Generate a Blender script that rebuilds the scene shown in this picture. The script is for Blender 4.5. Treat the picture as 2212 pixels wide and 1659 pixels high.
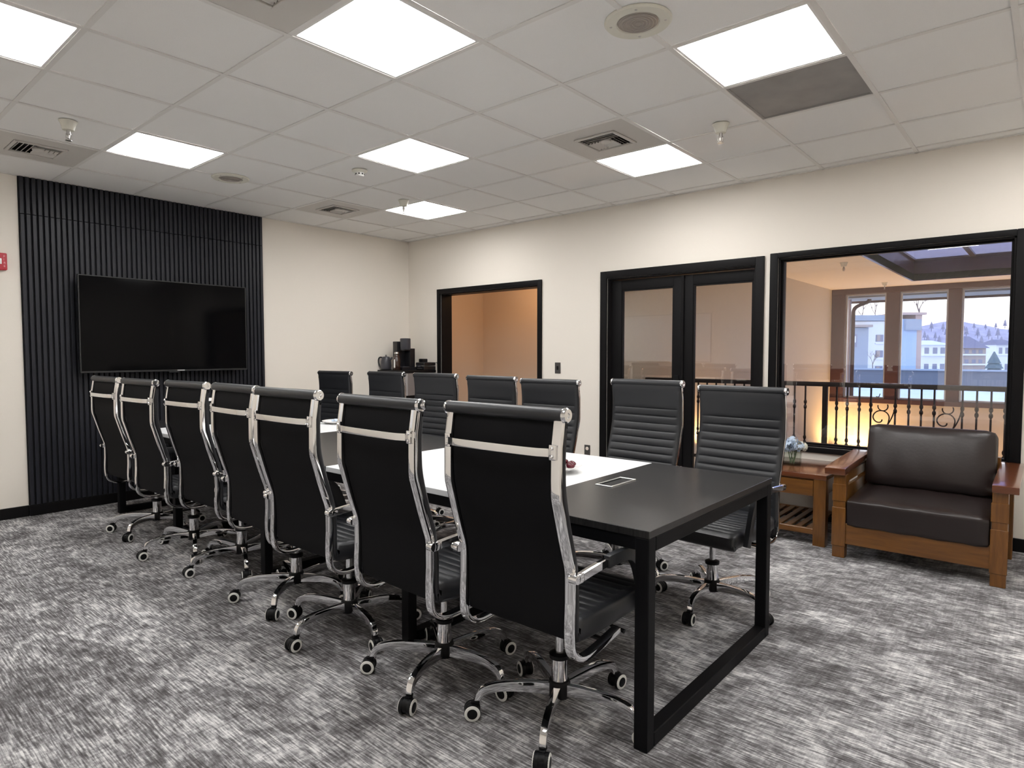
import bpy, bmesh, math, random
from mathutils import Vector, Matrix
from math import sin, cos, pi, radians as R

for o in list(bpy.data.objects):
    bpy.data.objects.remove(o, do_unlink=True)
scn = bpy.context.scene
COL = scn.collection
random.seed(7)

# ------------------------------------------------------------------ camera
W_, H_ = 2212, 1659
F_PX, YAW, PITCH, ROLL = 1371.6, R(130.975), R(-2.728), R(-0.067)
CAM = Vector((6.236, -5.340, 1.309))
fw = Vector((cos(YAW) * cos(PITCH), sin(YAW) * cos(PITCH), sin(PITCH)))
rt0 = Vector((sin(YAW), -cos(YAW), 0.0))
up0 = rt0.cross(fw)
rt = rt0 * cos(ROLL) + up0 * sin(ROLL)
up = -rt0 * sin(ROLL) + up0 * cos(ROLL)
cd = bpy.data.cameras.new('camera')
cam = bpy.data.objects.new('camera', cd)
COL.objects.link(cam)
m3 = Matrix((rt, up, -fw)).transposed()
cam.matrix_world = Matrix.Translation(CAM) @ m3.to_4x4()
cd.sensor_fit = 'HORIZONTAL'
cd.sensor_width = 36.0
cd.lens = F_PX / W_ * 36.0
cd.shift_x = 18.24 / W_
cd.shift_y = -0.66 / W_
cd.clip_start = 0.05
cd.clip_end = 2000
scn.camera = cam
PPX, PPY = W_ / 2 - 18.24, H_ / 2 - 0.66


def at_depth(px, py, depth):
    """a point along the ray of a photo pixel, at a chosen distance"""
    d = fw * F_PX + rt * (px - PPX) + up * (PPY - py)
    return CAM + d * (depth / F_PX)


# ------------------------------------------------------------------ world, exposure
world = bpy.data.worlds.new('sky')
scn.world = world
world.use_nodes = True
wn = world.node_tree.nodes
wl = world.node_tree.links
wn.clear()
wo = wn.new('ShaderNodeOutputWorld')
wb = wn.new('ShaderNodeBackground')
wtc = wn.new('ShaderNodeTexCoord')
wsp = wn.new('ShaderNodeSeparateXYZ')
wr = wn.new('ShaderNodeValToRGB')
wl.new(wtc.outputs['Generated'], wsp.inputs[0])
wl.new(wsp.outputs['Z'], wr.inputs[0])
cr = wr.color_ramp
cr.elements[0].position = 0.0
cr.elements[0].color = (1.0, 0.88, 0.80, 1)
cr.elements[1].position = 1.0
cr.elements[1].color = (0.30, 0.42, 0.75, 1)
e_ = cr.elements.new(0.10)
e_.color = (1.0, 0.97, 0.95, 1)
e_ = cr.elements.new(0.35)
e_.color = (0.62, 0.74, 1.0, 1)
wl.new(wr.outputs[0], wb.inputs['Color'])
wb.inputs['Strength'].default_value = 2.6
wl.new(wb.outputs[0], wo.inputs['Surface'])

PANEL_STRENGTH = 21.0          # ceiling light panels
vs = scn.view_settings
vs.view_transform = 'Standard'
vs.look = 'None'
vs.exposure = 0.0
vs.gamma = 1.0
vs.use_curve_mapping = False

# ------------------------------------------------------------------ materials
MATS = {}


def new_mat(name):
    m = bpy.data.materials.new(name)
    m.use_nodes = True
    MATS[name] = m
    nt = m.node_tree
    b = nt.nodes.get('Principled BSDF')
    return m, nt, b


def pmat(name, col, rough=0.5, metal=0.0, spec=0.5, coat=0.0, bump=None, var=None, coat_rough=0.1):
    """principled material; bump=(scale,strength), var=(scale,amount)"""
    m, nt, b = new_mat(name)
    b.inputs['Base Color'].default_value = (*col, 1)
    b.inputs['Roughness'].default_value = rough
    b.inputs['Metallic'].default_value = metal
    b.inputs['Specular IOR Level'].default_value = spec
    b.inputs['Coat Weight'].default_value = coat
    b.inputs['Coat Roughness'].default_value = coat_rough
    if bump or var:
        tc = nt.nodes.new('ShaderNodeTexCoord')
    if var:
        n = nt.nodes.new('ShaderNodeTexNoise')
        n.inputs['Scale'].default_value = var[0]
        n.inputs['Detail'].default_value = 4
        nt.links.new(tc.outputs['Object'], n.inputs['Vector'])
        mx = nt.nodes.new('ShaderNodeMix')
        mx.data_type = 'RGBA'
        mx.inputs[6].default_value = (*[c * (1 - var[1]) for c in col], 1)
        mx.inputs[7].default_value = (*[min(1, c * (1 + var[1])) for c in col], 1)
        nt.links.new(n.outputs['Fac'], mx.inputs[0])
        nt.links.new(mx.outputs[2], b.inputs['Base Color'])
    if bump:
        n = nt.nodes.new('ShaderNodeTexNoise')
        n.inputs['Scale'].default_value = bump[0]
        n.inputs['Detail'].default_value = 3
        nt.links.new(tc.outputs['Object'], n.inputs['Vector'])
        bp = nt.nodes.new('ShaderNodeBump')
        bp.inputs['Strength'].default_value = bump[1]
        bp.inputs['Distance'].default_value = 0.004
        nt.links.new(n.outputs['Fac'], bp.inputs['Height'])
        nt.links.new(bp.outputs[0], b.inputs['Normal'])
    return m


def wood_mat(name, c1, c2, rough, axis=(1, 12, 12), coat=0.3):
    m, nt, b = new_mat(name)
    tc = nt.nodes.new('ShaderNodeTexCoord')
    mp = nt.nodes.new('ShaderNodeMapping')
    mp.inputs['Scale'].default_value = axis
    n = nt.nodes.new('ShaderNodeTexNoise')
    n.inputs['Scale'].default_value = 5
    n.inputs['Detail'].default_value = 8
    n.inputs['Roughness'].default_value = 0.6
    n.inputs['Distortion'].default_value = 0.4
    rp = nt.nodes.new('ShaderNodeValToRGB')
    rp.color_ramp.elements[0].position = 0.3
    rp.color_ramp.elements[0].color = (*c1, 1)
    rp.color_ramp.elements[1].position = 0.7
    rp.color_ramp.elements[1].color = (*c2, 1)
    nt.links.new(tc.outputs['Object'], mp.inputs[0])
    nt.links.new(mp.outputs[0], n.inputs['Vector'])
    nt.links.new(n.outputs['Fac'], rp.inputs[0])
    nt.links.new(rp.outputs[0], b.inputs['Base Color'])
    b.inputs['Roughness'].default_value = rough
    b.inputs['Coat Weight'].default_value = coat
    b.inputs['Coat Roughness'].default_value = 0.12
    return m


def emit_mat(name, col, strength):
    m, nt, b = new_mat(name)
    b.inputs['Base Color'].default_value = (*col, 1)
    b.inputs['Emission Color'].default_value = (*col, 1)
    b.inputs['Emission Strength'].default_value = strength
    return m


def glass_mat(name, tint=(1, 1, 1), rough=0.0, ior=1.5):
    """thin pane: clear transmission plus fresnel reflection"""
    m, nt, b = new_mat(name)
    out = nt.nodes.get('Material Output')
    nt.nodes.remove(b)
    tr = nt.nodes.new('ShaderNodeBsdfTransparent')
    tr.inputs['Color'].default_value = (*tint, 1)
    gl = nt.nodes.new('ShaderNodeBsdfGlossy')
    gl.inputs['Roughness'].default_value = rough
    fr = nt.nodes.new('ShaderNodeFresnel')
    # same reflectance on both faces of the pane
    ge = nt.nodes.new('ShaderNodeNewGeometry')
    io = nt.nodes.new('ShaderNodeMapRange')
    io.inputs['To Min'].default_value = ior
    io.inputs['To Max'].default_value = 1.0 / ior
    nt.links.new(ge.outputs['Backfacing'], io.inputs['Value'])
    nt.links.new(io.outputs['Result'], fr.inputs['IOR'])
    mx = nt.nodes.new('ShaderNodeMixShader')
    nt.links.new(fr.outputs[0], mx.inputs[0])
    nt.links.new(tr.outputs[0], mx.inputs[1])
    nt.links.new(gl.outputs[0], mx.inputs[2])
    nt.links.new(mx.outputs[0], out.inputs['Surface'])
    return m


def carpet_mat():
    m, nt, b = new_mat('carpet')
    L = nt.links

    def noise(scale3, detail, rough=0.6, dist=0.0):
        mp = nt.nodes.new('ShaderNodeMapping')
        mp.inputs['Scale'].default_value = scale3
        L.new(tc.outputs['Object'], mp.inputs[0])
        n = nt.nodes.new('ShaderNodeTexNoise')
        n.inputs['Scale'].default_value = 1.0
        n.inputs['Detail'].default_value = detail
        n.inputs['Roughness'].default_value = rough
        n.inputs['Distortion'].default_value = dist
        L.new(mp.outputs[0], n.inputs['Vector'])
        return n.outputs['Fac']

    def math_(op, a, c):
        n = nt.nodes.new('ShaderNodeMath')
        n.operation = op
        for i, v in enumerate((a, c)):
            if isinstance(v, (int, float)):
                n.inputs[i].default_value = v
            else:
                L.new(v, n.inputs[i])
        return n.outputs[0]
    tc = nt.nodes.new('ShaderNodeTexCoord')
    patch = noise((2.3, 3.0, 1), 6, 0.7, 0.8)
    blot = noise((13, 20, 1), 6, 0.75, 0.6)
    rib = noise((11, 150, 1), 2, 0.5, 0.15)
    cross = noise((90, 8, 1), 2, 0.5, 0.3)
    t = math_('ADD', math_('MULTIPLY', patch, 0.75), math_('MULTIPLY', blot, 0.62))
    t = math_('ADD', t, math_('MULTIPLY', rib, 0.72))
    t = math_('ADD', t, math_('MULTIPLY', cross, 0.18))
    t = math_('SUBTRACT', t, 0.63)
    rp = nt.nodes.new('ShaderNodeValToRGB')
    els = rp.color_ramp.elements
    els[0].position = 0.30
    els[0].color = (0.075, 0.071, 0.071, 1)
    els[1].position = 0.72
    els[1].color = (0.72, 0.71, 0.705, 1)
    for p, c in ((0.42, (0.138, 0.133, 0.137)), (0.51, (0.236, 0.230, 0.236)), (0.60, (0.42, 0.414, 0.422))):
        e = els.new(p)
        e.color = (*c, 1)
    L.new(t, rp.inputs[0])
    L.new(rp.outputs[0], b.inputs['Base Color'])
    b.inputs['Roughness'].default_value = 0.95
    b.inputs['Specular IOR Level'].default_value = 0.1
    bp = nt.nodes.new('ShaderNodeBump')
    bp.inputs['Strength'].default_value = 0.5
    bp.inputs['Distance'].default_value = 0.004
    L.new(t, bp.inputs['Height'])
    L.new(bp.outputs[0], b.inputs['Normal'])
    return m


pmat('wall_paint', (0.83, 0.775, 0.70), 0.85, bump=(90, 0.06))
pmat('hall_paint', (0.78, 0.66, 0.55), 0.85, bump=(90, 0.06))
pmat('lobby_paper', (0.64, 0.565, 0.45), 0.8, bump=(60, 0.2), var=(35, 0.07))
pmat('lobby_ceiling', (0.85, 0.76, 0.64), 0.9)
carpet_mat()
pmat('landing_carpet', (0.12, 0.09, 0.075), 0.95, var=(30, 0.3))
pmat('tile', (0.90, 0.89, 0.87), 0.95, spec=0.1, bump=(160, 0.12), var=(220, 0.04))
pmat('grid', (0.80, 0.78, 0.75), 0.5)
pmat('plenum', (0.25, 0.24, 0.23), 0.95)
emit_mat('panel_light', (1.0, 0.99, 0.975), PANEL_STRENGTH)
pmat('white_metal', (0.85, 0.84, 0.82), 0.45)
pmat('vent_plate', (0.62, 0.59, 0.55), 0.5)
pmat('vent_dark', (0.035, 0.03, 0.028), 0.8)
pmat('grille_grey', (0.33, 0.315, 0.30), 0.6, bump=(500, 0.4), var=(6, 0.25))
pmat('ivory', (0.74, 0.72, 0.63), 0.5)
pmat('speaker_mesh', (0.42, 0.38, 0.34), 0.35, metal=0.4)
pmat('steel', (0.6, 0.58, 0.56), 0.3, metal=1.0)
pmat('black_trim', (0.0065, 0.006, 0.0065), 0.42, spec=0.12)
pmat('slat_black', (0.015, 0.016, 0.022), 0.42, spec=0.3, var=(14, 0.12))
pmat('slat_backing', (0.006, 0.006, 0.008), 0.9)
pmat('tv_screen', (0.002, 0.002, 0.0025), 0.08, spec=0.10)
pmat('tv_body', (0.012, 0.012, 0.013), 0.35)
pmat('logo_grey', (0.45, 0.45, 0.46), 0.4, metal=0.5)
pmat('alarm_red', (0.48, 0.012, 0.03), 0.35)
pmat('alarm_letter', (0.75, 0.35, 0.38), 0.5)
pmat('lens', (0.85, 0.86, 0.86), 0.15, spec=0.6)
pmat('chrome', (0.86, 0.86, 0.87), 0.05, metal=1.0)
pmat('leather_black', (0.014, 0.015, 0.018), 0.42, bump=(420, 0.08))
pmat('mesh_black', (0.004, 0.004, 0.005), 0.8, spec=0.15)
pmat('plastic_black', (0.005, 0.005, 0.006), 0.45, spec=0.22)
pmat('wheel_white', (0.80, 0.80, 0.77), 0.45)
wood_mat('table_black', (0.013, 0.0125, 0.013), (0.026, 0.025, 0.025), 0.27, (30, 1.2, 1), coat=0.0)
pmat('table_white', (0.84, 0.85, 0.86), 0.3)
pmat('table_steel', (0.005, 0.005, 0.006), 0.5, spec=0.12)
pmat('socket_silver', (0.82, 0.81, 0.79), 0.28, metal=0.9)
pmat('china', (0.86, 0.84, 0.82), 0.25, coat=0.3)
pmat('sweet_red', (0.085, 0.006, 0.013), 0.25)
pmat('sweet_navy', (0.022, 0.017, 0.075), 0.3)
pmat('cookie', (0.78, 0.55, 0.46), 0.8, var=(60, 0.3))
pmat('icing', (0.85, 0.78, 0.76), 0.7)
pmat('napkin', (0.86, 0.86, 0.86), 0.9)
wood_mat('oak_orange', (0.115, 0.042, 0.006), (0.20, 0.080, 0.012), 0.32, (9, 9, 1.0), coat=0.35)
wood_mat('oak_orange_x', (0.115, 0.042, 0.006), (0.20, 0.080, 0.012), 0.32, (1.0, 9, 9), coat=0.35)
wood_mat('cherry_top', (0.11, 0.032, 0.011), (0.155, 0.048, 0.017), 0.2, (1.2, 9, 9), coat=0.6)
pmat('leather_brown', (0.017, 0.011, 0.0105), 0.36, bump=(55, 0.16), var=(7, 0.2))
pmat('cabinet_grey', (0.20, 0.18, 0.175), 0.45)
pmat('cabinet_edge', (0.36, 0.355, 0.36), 0.4)
pmat('appliance_black', (0.010, 0.010, 0.012), 0.3)
pmat('appliance_grey', (0.05, 0.05, 0.06), 0.35)
pmat('carafe_brown', (0.035, 0.017, 0.012), 0.15, coat=0.6)
pmat('switch_grey', (0.10, 0.095, 0.09), 0.4, metal=0.5)
pmat('outlet_ivory', (0.78, 0.68, 0.6), 0.5)
pmat('iron', (0.020, 0.012, 0.012), 0.5)
pmat('window_brown', (0.085, 0.036, 0.032), 0.55)
wood_mat('beam_brown', (0.045, 0.018, 0.013), (0.075, 0.030, 0.022), 0.35, (1.0, 8, 8))
pmat('ext_white', (0.85, 0.88, 0.92), 0.8)
pmat('soffit_grey', (0.40, 0.39, 0.38), 0.8)
pmat('ext_blue', (0.42, 0.56, 0.78), 0.8)
pmat('ext_grey', (0.36, 0.42, 0.52), 0.8)
pmat('ext_cap', (0.55, 0.42, 0.40), 0.8)
pmat('ext_dark', (0.26, 0.28, 0.38), 0.5)
pmat('ext_roof', (0.22, 0.22, 0.32), 0.9)
pmat('ext_tan', (0.45, 0.38, 0.36), 0.9)
pmat('snow', (0.86, 0.90, 0.96), 0.9, bump=(3, 0.8), var=(1.2, 0.12))
pmat('parapet', (0.17, 0.19, 0.24), 0.8)
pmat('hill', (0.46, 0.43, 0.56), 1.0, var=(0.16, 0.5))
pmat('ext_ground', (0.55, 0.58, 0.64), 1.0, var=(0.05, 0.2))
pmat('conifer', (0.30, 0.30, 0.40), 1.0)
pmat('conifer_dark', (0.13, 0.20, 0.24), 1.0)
pmat('bark', (0.20, 0.16, 0.17), 1.0)
pmat('straw', (0.55, 0.42, 0.30), 1.0)
pmat('petal_blue', (0.50, 0.60, 0.74), 0.8, var=(40, 0.2))
pmat('petal_cream', (0.78, 0.77, 0.66), 0.8)
pmat('leaf_green', (0.16, 0.22, 0.12), 0.7)
pmat('whiteboard', (0.92, 0.93, 0.95), 0.2)
pmat('alu', (0.55, 0.55, 0.55), 0.35, metal=0.8)
glass_mat('pane_glass', (0.97, 0.97, 0.96), ior=1.85)
glass_mat('ext_glass', (0.95, 0.97, 1.0), ior=1.45)
glass_mat('skylight_glass', (0.58, 0.60, 0.80), ior=1.25)
glass_mat('door_glass', (0.96, 0.96, 0.95), ior=1.95)
glass_mat('vase_glass', (0.90, 0.92, 0.90), ior=1.5)
emit_mat('warm_bulb', (1.0, 0.62, 0.30), 8)


# ------------------------------------------------------------------ mesh helpers
class MB:
    def __init__(s):
        s.v = []
        s.f = []

    def add(s, vs_, fs):
        k = len(s.v)
        s.v += [tuple(p) for p in vs_]
        s.f += [tuple(i + k for i in q) for q in fs]
        return s

    def box(s, x0, x1, y0, y1, z0, z1):
        vs_ = [(x, y, z) for x in (x0, x1) for y in (y0, y1) for z in (z0, z1)]
        return s.add(vs_, [(0, 1, 3, 2), (4, 6, 7, 5), (0, 4, 5, 1), (2, 3, 7, 6), (0, 2, 6, 4), (1, 5, 7, 3)])

    def cyl(s, p0, p1, r0, r1=None, n=16, caps=True):
        r1 = r0 if r1 is None else r1
        p0, p1 = Vector(p0), Vector(p1)
        d = (p1 - p0).normalized()
        a = d.orthogonal().normalized()
        c = d.cross(a)
        vs_ = []
        for p, r in ((p0, r0), (p1, r1)):
            for i in range(n):
                t = 2 * pi * i / n
                vs_.append(p + a * (r * cos(t)) + c * (r * sin(t)))
        fs = [(i, (i + 1) % n, n + (i + 1) % n, n + i) for i in range(n)]
        if caps:
            fs += [tuple(range(n - 1, -1, -1)), tuple(range(n, 2 * n))]
        return s.add(vs_, fs)

    def tube(s, path, r, n=8, caps=True):
        path = [Vector(p) for p in path]
        rs = r if isinstance(r, (list, tuple)) else [r] * len(path)
        ref = None
        rings = []
        for i, p in enumerate(path):
            t = (path[min(i + 1, len(path) - 1)] - path[max(i - 1, 0)]).normalized()
            if ref is None:
                ref = t.orthogonal().normalized()
            ref = (ref - t * ref.dot(t)).normalized()
            b = t.cross(ref)
            rings.append([p + ref * (rs[i] * cos(2 * pi * k / n)) + b * (rs[i] * sin(2 * pi * k / n)) for k in range(n)])
        vs_ = [q for ring in rings for q in ring]
        fs = []
        for i in range(len(path) - 1):
            for k in range(n):
                fs.append((i * n + k, i * n + (k + 1) % n, (i + 1) * n + (k + 1) % n, (i + 1) * n + k))
        if caps:
            fs += [tuple(range(n - 1, -1, -1)), tuple((len(path) - 1) * n + k for k in range(n))]
        return s.add(vs_, fs)

    def lathe(s, prof, n=24, o=(0, 0, 0), axis='z'):
        """prof: list of (r,h)"""
        vs_ = []
        for r, h in prof:
            for k in range(n):
                a = 2 * pi * k / n
                if axis == 'z':
                    vs_.append((o[0] + r * cos(a), o[1] + r * sin(a), o[2] + h))
                elif axis == 'x':
                    vs_.append((o[0] + h, o[1] + r * cos(a), o[2] + r * sin(a)))
                else:
                    vs_.append((o[0] + r * sin(a), o[1] + h, o[2] + r * cos(a)))
        fs = []
        for i in range(len(prof) - 1):
            for k in range(n):
                fs.append((i * n + k, i * n + (k + 1) % n, (i + 1) * n + (k + 1) % n, (i + 1) * n + k))
        fs += [tuple(range(n - 1, -1, -1)), tuple((len(prof) - 1) * n + k for k in range(n))]
        return s.add(vs_, fs)

    def strip(s, pts, fn, half, thick):
        """flat bar along a 2-D path (u,v); fn(u,v,w)->xyz; half width and thickness may vary"""
        n = len(pts)
        hs = half if isinstance(half, (list, tuple)) else [half] * n
        ts = thick if isinstance(thick, (list, tuple)) else [thick] * n
        vs_ = []
        for i, (u, v) in enumerate(pts):
            a = pts[max(i - 1, 0)]
            b = pts[min(i + 1, n - 1)]
            t = Vector((b[0] - a[0], b[1] - a[1])).normalized()
            nx, ny = -t.y, t.x
            h, w = ts[i] / 2, hs[i]
            for su, sw in ((1, -1), (1, 1), (-1, 1), (-1, -1)):
                vs_.append(fn(u + nx * h * su, v + ny * h * su, w * sw))
        fs = []
        for i in range(n - 1):
            for k in range(4):
                fs.append((i * 4 + k, i * 4 + (k + 1) % 4, (i + 1) * 4 + (k + 1) % 4, (i + 1) * 4 + k))
        fs += [(3, 2, 1, 0), tuple((n - 1) * 4 + k for k in range(4))]
        return s.add(vs_, fs)

    def ico(s, c, r, sub=1, sq=(1, 1, 1), jit=0.0):
        bm = bmesh.new()
        bmesh.ops.create_icosphere(bm, subdivisions=sub, radius=1.0)
        vs_ = []
        for v in bm.verts:
            q = 1 + random.uniform(-jit, jit)
            vs_.append((c[0] + v.co.x * r * sq[0] * q, c[1] + v.co.y * r * sq[1] * q, c[2] + v.co.z * r * sq[2] * q))
        fs = [tuple(v.index for v in f.verts) for f in bm.faces]
        bm.free()
        return s.add(vs_, fs)

    def build(s, name, mat, parent=None, bevel=0.0, seg=2, smooth=35, loc=None, rot=None):
        me = bpy.data.meshes.new(name)
        me.from_pydata(s.v, [], s.f)
        bm = bmesh.new()
        bm.from_mesh(me)
        bmesh.ops.recalc_face_normals(bm, faces=bm.faces)
        if bevel > 0:
            es = [e for e in bm.edges if len(e.link_faces) == 2 and e.calc_face_angle(0) > R(28)]
            bmesh.ops.bevel(bm, geom=es, offset=bevel, segments=seg, profile=0.7, affect='EDGES', clamp_overlap=True)
        bm.to_mesh(me)
        bm.free()
        if smooth:
            me.polygons.foreach_set('use_smooth', [True] * len(me.polygons))
            me.set_sharp_from_angle(angle=R(smooth))
        me.materials.append(MATS[mat])
        o = bpy.data.objects.new(name, me)
        COL.objects.link(o)
        o.parent = parent
        if loc:
            o.location = loc
        if rot:
            o.rotation_euler = rot
        return o


def inst(src, name=None, parent=None, loc=None, rot=None, scale=None):
    o = src.copy()
    COL.objects.link(o)
    if name:
        o.name = name
    o.parent = parent
    if loc is not None:
        o.location = loc
    if rot is not None:
        o.rotation_euler = rot
    if scale is not None:
        o.scale = scale
    return o


def thing(name, label, cat, loc=(0, 0, 0), rz=0.0, group=None):
    o = bpy.data.objects.new(name, None)
    o.empty_display_size = 0.1
    COL.objects.link(o)
    o.location = loc
    o.rotation_euler = (0, 0, rz)
    return tag(o, label, cat, group)


def tag(o, label, cat, group=None):
    o['label'] = label
    o['category'] = cat
    if group:
        o['group'] = group
    return o


def struct(o):
    o['kind'] = 'structure'
    return o


def chaikin(p, n=2):
    for _ in range(n):
        q = [p[0]]
        for a, b in zip(p[:-1], p[1:]):
            q.append(tuple(x * .75 + y * .25 for x, y in zip(a, b)))
            q.append(tuple(x * .25 + y * .75 for x, y in zip(a, b)))
        q.append(p[-1])
        p = q
    return p


# ------------------------------------------------------------------ room shell
H = 2.7165                     # ceiling height
XE, YB, XA = 7.6, -6.4, -1.5   # far extents of the room behind the camera
T = 0.15
struct(MB().box(XA - T, XE + T, YB - T, T, -0.10, 0.0).build('floor', 'carpet', smooth=0))

# wall with the television: ends at an alcove behind the camera's left
w = MB()
w.box(-T, 0, -4.75, T, 0, H + 0.4)
w.box(XA - T, -T, -4.75, -4.75 + T, 0, H + 0.4)
w.box(XA - T, XA, YB, -4.75, 0, H + 0.4)
struct(w.build('wall_left', 'wall_paint', smooth=0))
# wall with doorway, glazed doors and window
OP = (0.595, 2.085, 0.0, 2.03)          # cased opening x0,x1,z0,z1
DR = (2.935, 4.355, 0.0, 2.03)          # double door opening
WN = (4.530, 6.025, 0.572, 2.070)         # window opening
w = MB()
w.box(0, OP[0], 0, T, 0, H + 0.4)
w.box(OP[0], OP[1], 0, T, OP[3], H + 0.4)
w.box(OP[1], DR[0], 0, T, 0, H + 0.4)
w.box(DR[0], DR[1], 0, T, DR[3], H + 0.4)
w.box(DR[1], WN[0], 0, T, 0, H + 0.4)
w.box(WN[0], WN[1], 0, T, 0, WN[2])
w.box(WN[0], WN[1], 0, T, WN[3], H + 0.4)
w.box(WN[1], XE + T, 0, T, 0, H + 0.4)
struct(w.build('wall_right', 'wall_paint', smooth=0))
struct(MB().box(XA - T, XE + T, YB - T, YB, 0, H + 0.4).build('wall_back', 'wall_paint', smooth=0))
struct(MB().box(XE, XE + T, YB, 0, 0, H + 0.4).build('wall_near', 'wall_paint', smooth=0))

# baseboards
BBH, BBT = 0.088, 0.014
struct(MB().box(0, BBT, -4.75, -4.02, 0, BBH).box(0, BBT + .016, -4.02, -1.975, 0, BBH)
       .box(0, BBT, -1.975, 0, 0, BBH).build('baseboard_left', 'black_trim', bevel=0.003, seg=1))
b = MB()
for x0, x1 in ((0.0, 0.535), (2.135, 2.86), (4.428, XE)):
    b.box(x0, x1, -BBT, 0, 0, BBH)
struct(b.build('baseboard_right', 'black_trim', bevel=0.003, seg=1))


# casings
def casing(name, x0, x1, z0, z1, cw, depth, lining, bottom=False, cwt=None, cwb=None):
    """flat black casing around an opening, plus jamb lining through the wall"""
    t = MB()
    y0, y1 = -depth, 0.0
    cwt = cwt or cw
    cwb = cwb or cw
    zb = z0 if not bottom else z0 - cwb
    t.box(x0 - cw, x0, y0, y1, zb, z1 + cwt)
    t.box(x1, x1 + cw, y0, y1, zb, z1 + cwt)
    t.box(x0, x1, y0, y1, z1, z1 + cwt)
    if bottom:
        t.box(x0, x1, y0, y1, zb, z0)
    o = struct(t.build(name, 'black_trim', bevel=0.006, seg=2))
    l = MB()
    th = 0.014
    l.box(x0, x0 + th, 0.0, lining, z0, z1)
    l.box(x1 - th, x1, 0.0, lining, z0, z1)
    l.box(x0, x1, 0.0, lining, z1 - th, z1)
    if bottom:
        l.box(x0, x1, 0.0, lining, z0, z0 + th)
    l.build('jamb_lining', 'black_trim', o, bevel=0.002, seg=1)
    return o


casing('trim_1', *OP[:2], 0, OP[3], 0.055, 0.02, T + 0.02)
casing('trim_2', *DR[:2], 0, DR[3], 0.070, 0.022, T + 0.01)
casing('trim_3', *WN, 0.060, 0.022, T + 0.01, bottom=True, cwt=0.042, cwb=0.042)

# window pane in the wall between room and stairwell
wf = MB()
x0, x1, z0, z1 = WN
fwid = 0.014
g_ = .014
for a in ((x0 + g_, x0 + g_ + fwid, z0 + g_, z1 - g_), (x1 - g_ - fwid, x1 - g_, z0 + g_, z1 - g_),
          (x0 + g_ + fwid, x1 - g_ - fwid, z0 + g_, z0 + .026), (x0 + g_ + fwid, x1 - g_ - fwid, z1 - .026, z1 - g_)):
    wf.box(a[0], a[1], 0.045, 0.09, a[2], a[3])
wo_ = struct(wf.build('window_1', 'black_trim', bevel=0.003, seg=1))
MB().box(x0 + .02, x1 - .02, 0.064, 0.070, z0 + .02, z1 - .02).build('pane', 'pane_glass', wo_, smooth=0)


# glazed double doors
def leaf(name, x0, x1, gx0, gx1, y0, y1, label_handle):
    d = MB()
    z0, z1, gz0, gz1 = 0.012, 2.008, 0.26, 1.915
    d.box(x0, gx0, y0, y1, z0, z1)
    d.box(gx1, x1, y0, y1, z0, z1)
    d.box(gx0, gx1, y0, y1, gz1, z1)
    d.box(gx0, gx1, y0, y1, z0, gz0)
    o = struct(d.build(name, 'black_trim', bevel=0.004, seg=2))
    g = MB()
    for a in ((gx0, gx0 + .012, gz0, gz1), (gx1 - .012, gx1, gz0, gz1), (gx0 + .012, gx1 - .012, gz0, gz0 + .012), (gx0 + .012, gx1 - .012, gz1 - .012, gz1)):
        g.box(a[0], a[1], y0 + .006, y1 - .006, a[2], a[3])
    g.build('glazing_bead', 'black_trim', o)
    MB().box(gx0 + .004, gx1 - .004, (y0 + y1) / 2 - .003, (y0 + y1) / 2 + .003, gz0 + .004, gz1 - .004).build('pane', 'door_glass', o, smooth=0)
    return o


d1 = leaf('door_1', 2.957, 3.690, 3.065, 3.603, 0.045, 0.089, '')
d2 = leaf('door_2', 3.697, 4.333, 3.790, 4.262 + .055, 0.045, 0.089, '')
hd = MB()
hd.box(3.618, 3.662, 0.035, 0.046, 0.93, 1.11)
hd.cyl((3.640, 0.04, 1.045), (3.640, -0.012, 1.045), 0.011, n=14)
hd.build('handle_plate', 'plastic_black', d1, bevel=0.003, seg=1)
MB().cyl((3.648, -0.012, 1.045), (3.505, -0.012, 1.045), 0.0095, n=14).build('lever', 'chrome', d1)
st_ = MB().box(3.684, 3.708, 0.028, 0.045, 0.012, 2.006)
st_.build('astragal', 'black_trim', d2, bevel=0.003, seg=1)

# ------------------------------------------------------------------ ceiling
GX0, GY0, S = 1.8001, 0.1298, 0.6096
ceil = struct(MB().box(XA - T, XE + T, YB - T, T, H + 0.16, H + 0.22).build('ceiling', 'plenum', smooth=0))


def mx_(m):
    return GX0 + S * (6 - m)


def ly_(l):
    return -GY0 - S * (7 - l)


xs = sorted(mx_(m) for m in range(-3, 12) if XA < mx_(m) < XE)
ys = sorted(ly_(l) for l in range(-4, 8) if YB < ly_(l) < 0)
xb = [XA] + xs + [XE]
yb_ = [YB] + ys + [0.0]
BAR = 0.012


def near(a, b):
    return abs(a - b) < 1e-4


# cells used by lights, vents, grille: (L, M) = low-y line, low-x line
LIGHTS = {(3, 1): 'large bright ceiling light panel next to the dark return grille',
          (1, 3): 'large bright ceiling light panel over the table, at the top middle of the photo',
          (-1, 5): 'bright ceiling light panel cut off at the top left corner of the photo',
          (5, 3): 'bright ceiling light panel touching an air vent above the glazed doors',
          (3, 5): 'bright ceiling light panel over the middle of the table, beside the smoke detector',
          (1, 7): 'bright ceiling light panel in front of the black slatted wall, beside an air vent',
          (5, 7): 'small distant ceiling light panel nearest the room corner, behind a sprinkler',
          (-1, 1): 'ceiling light panel behind the camera, near side of the room',
          (1, -1): 'ceiling light panel overhead to the right of the camera',
          (5, -1): 'ceiling light panel near the armchair corner, outside the photo',
          (-2, 10): 'unseen ceiling light panel added in the alcove to light the whiteboard'}  # last panel is outside the regular pattern, added to brighten the mirrored whiteboard
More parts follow.
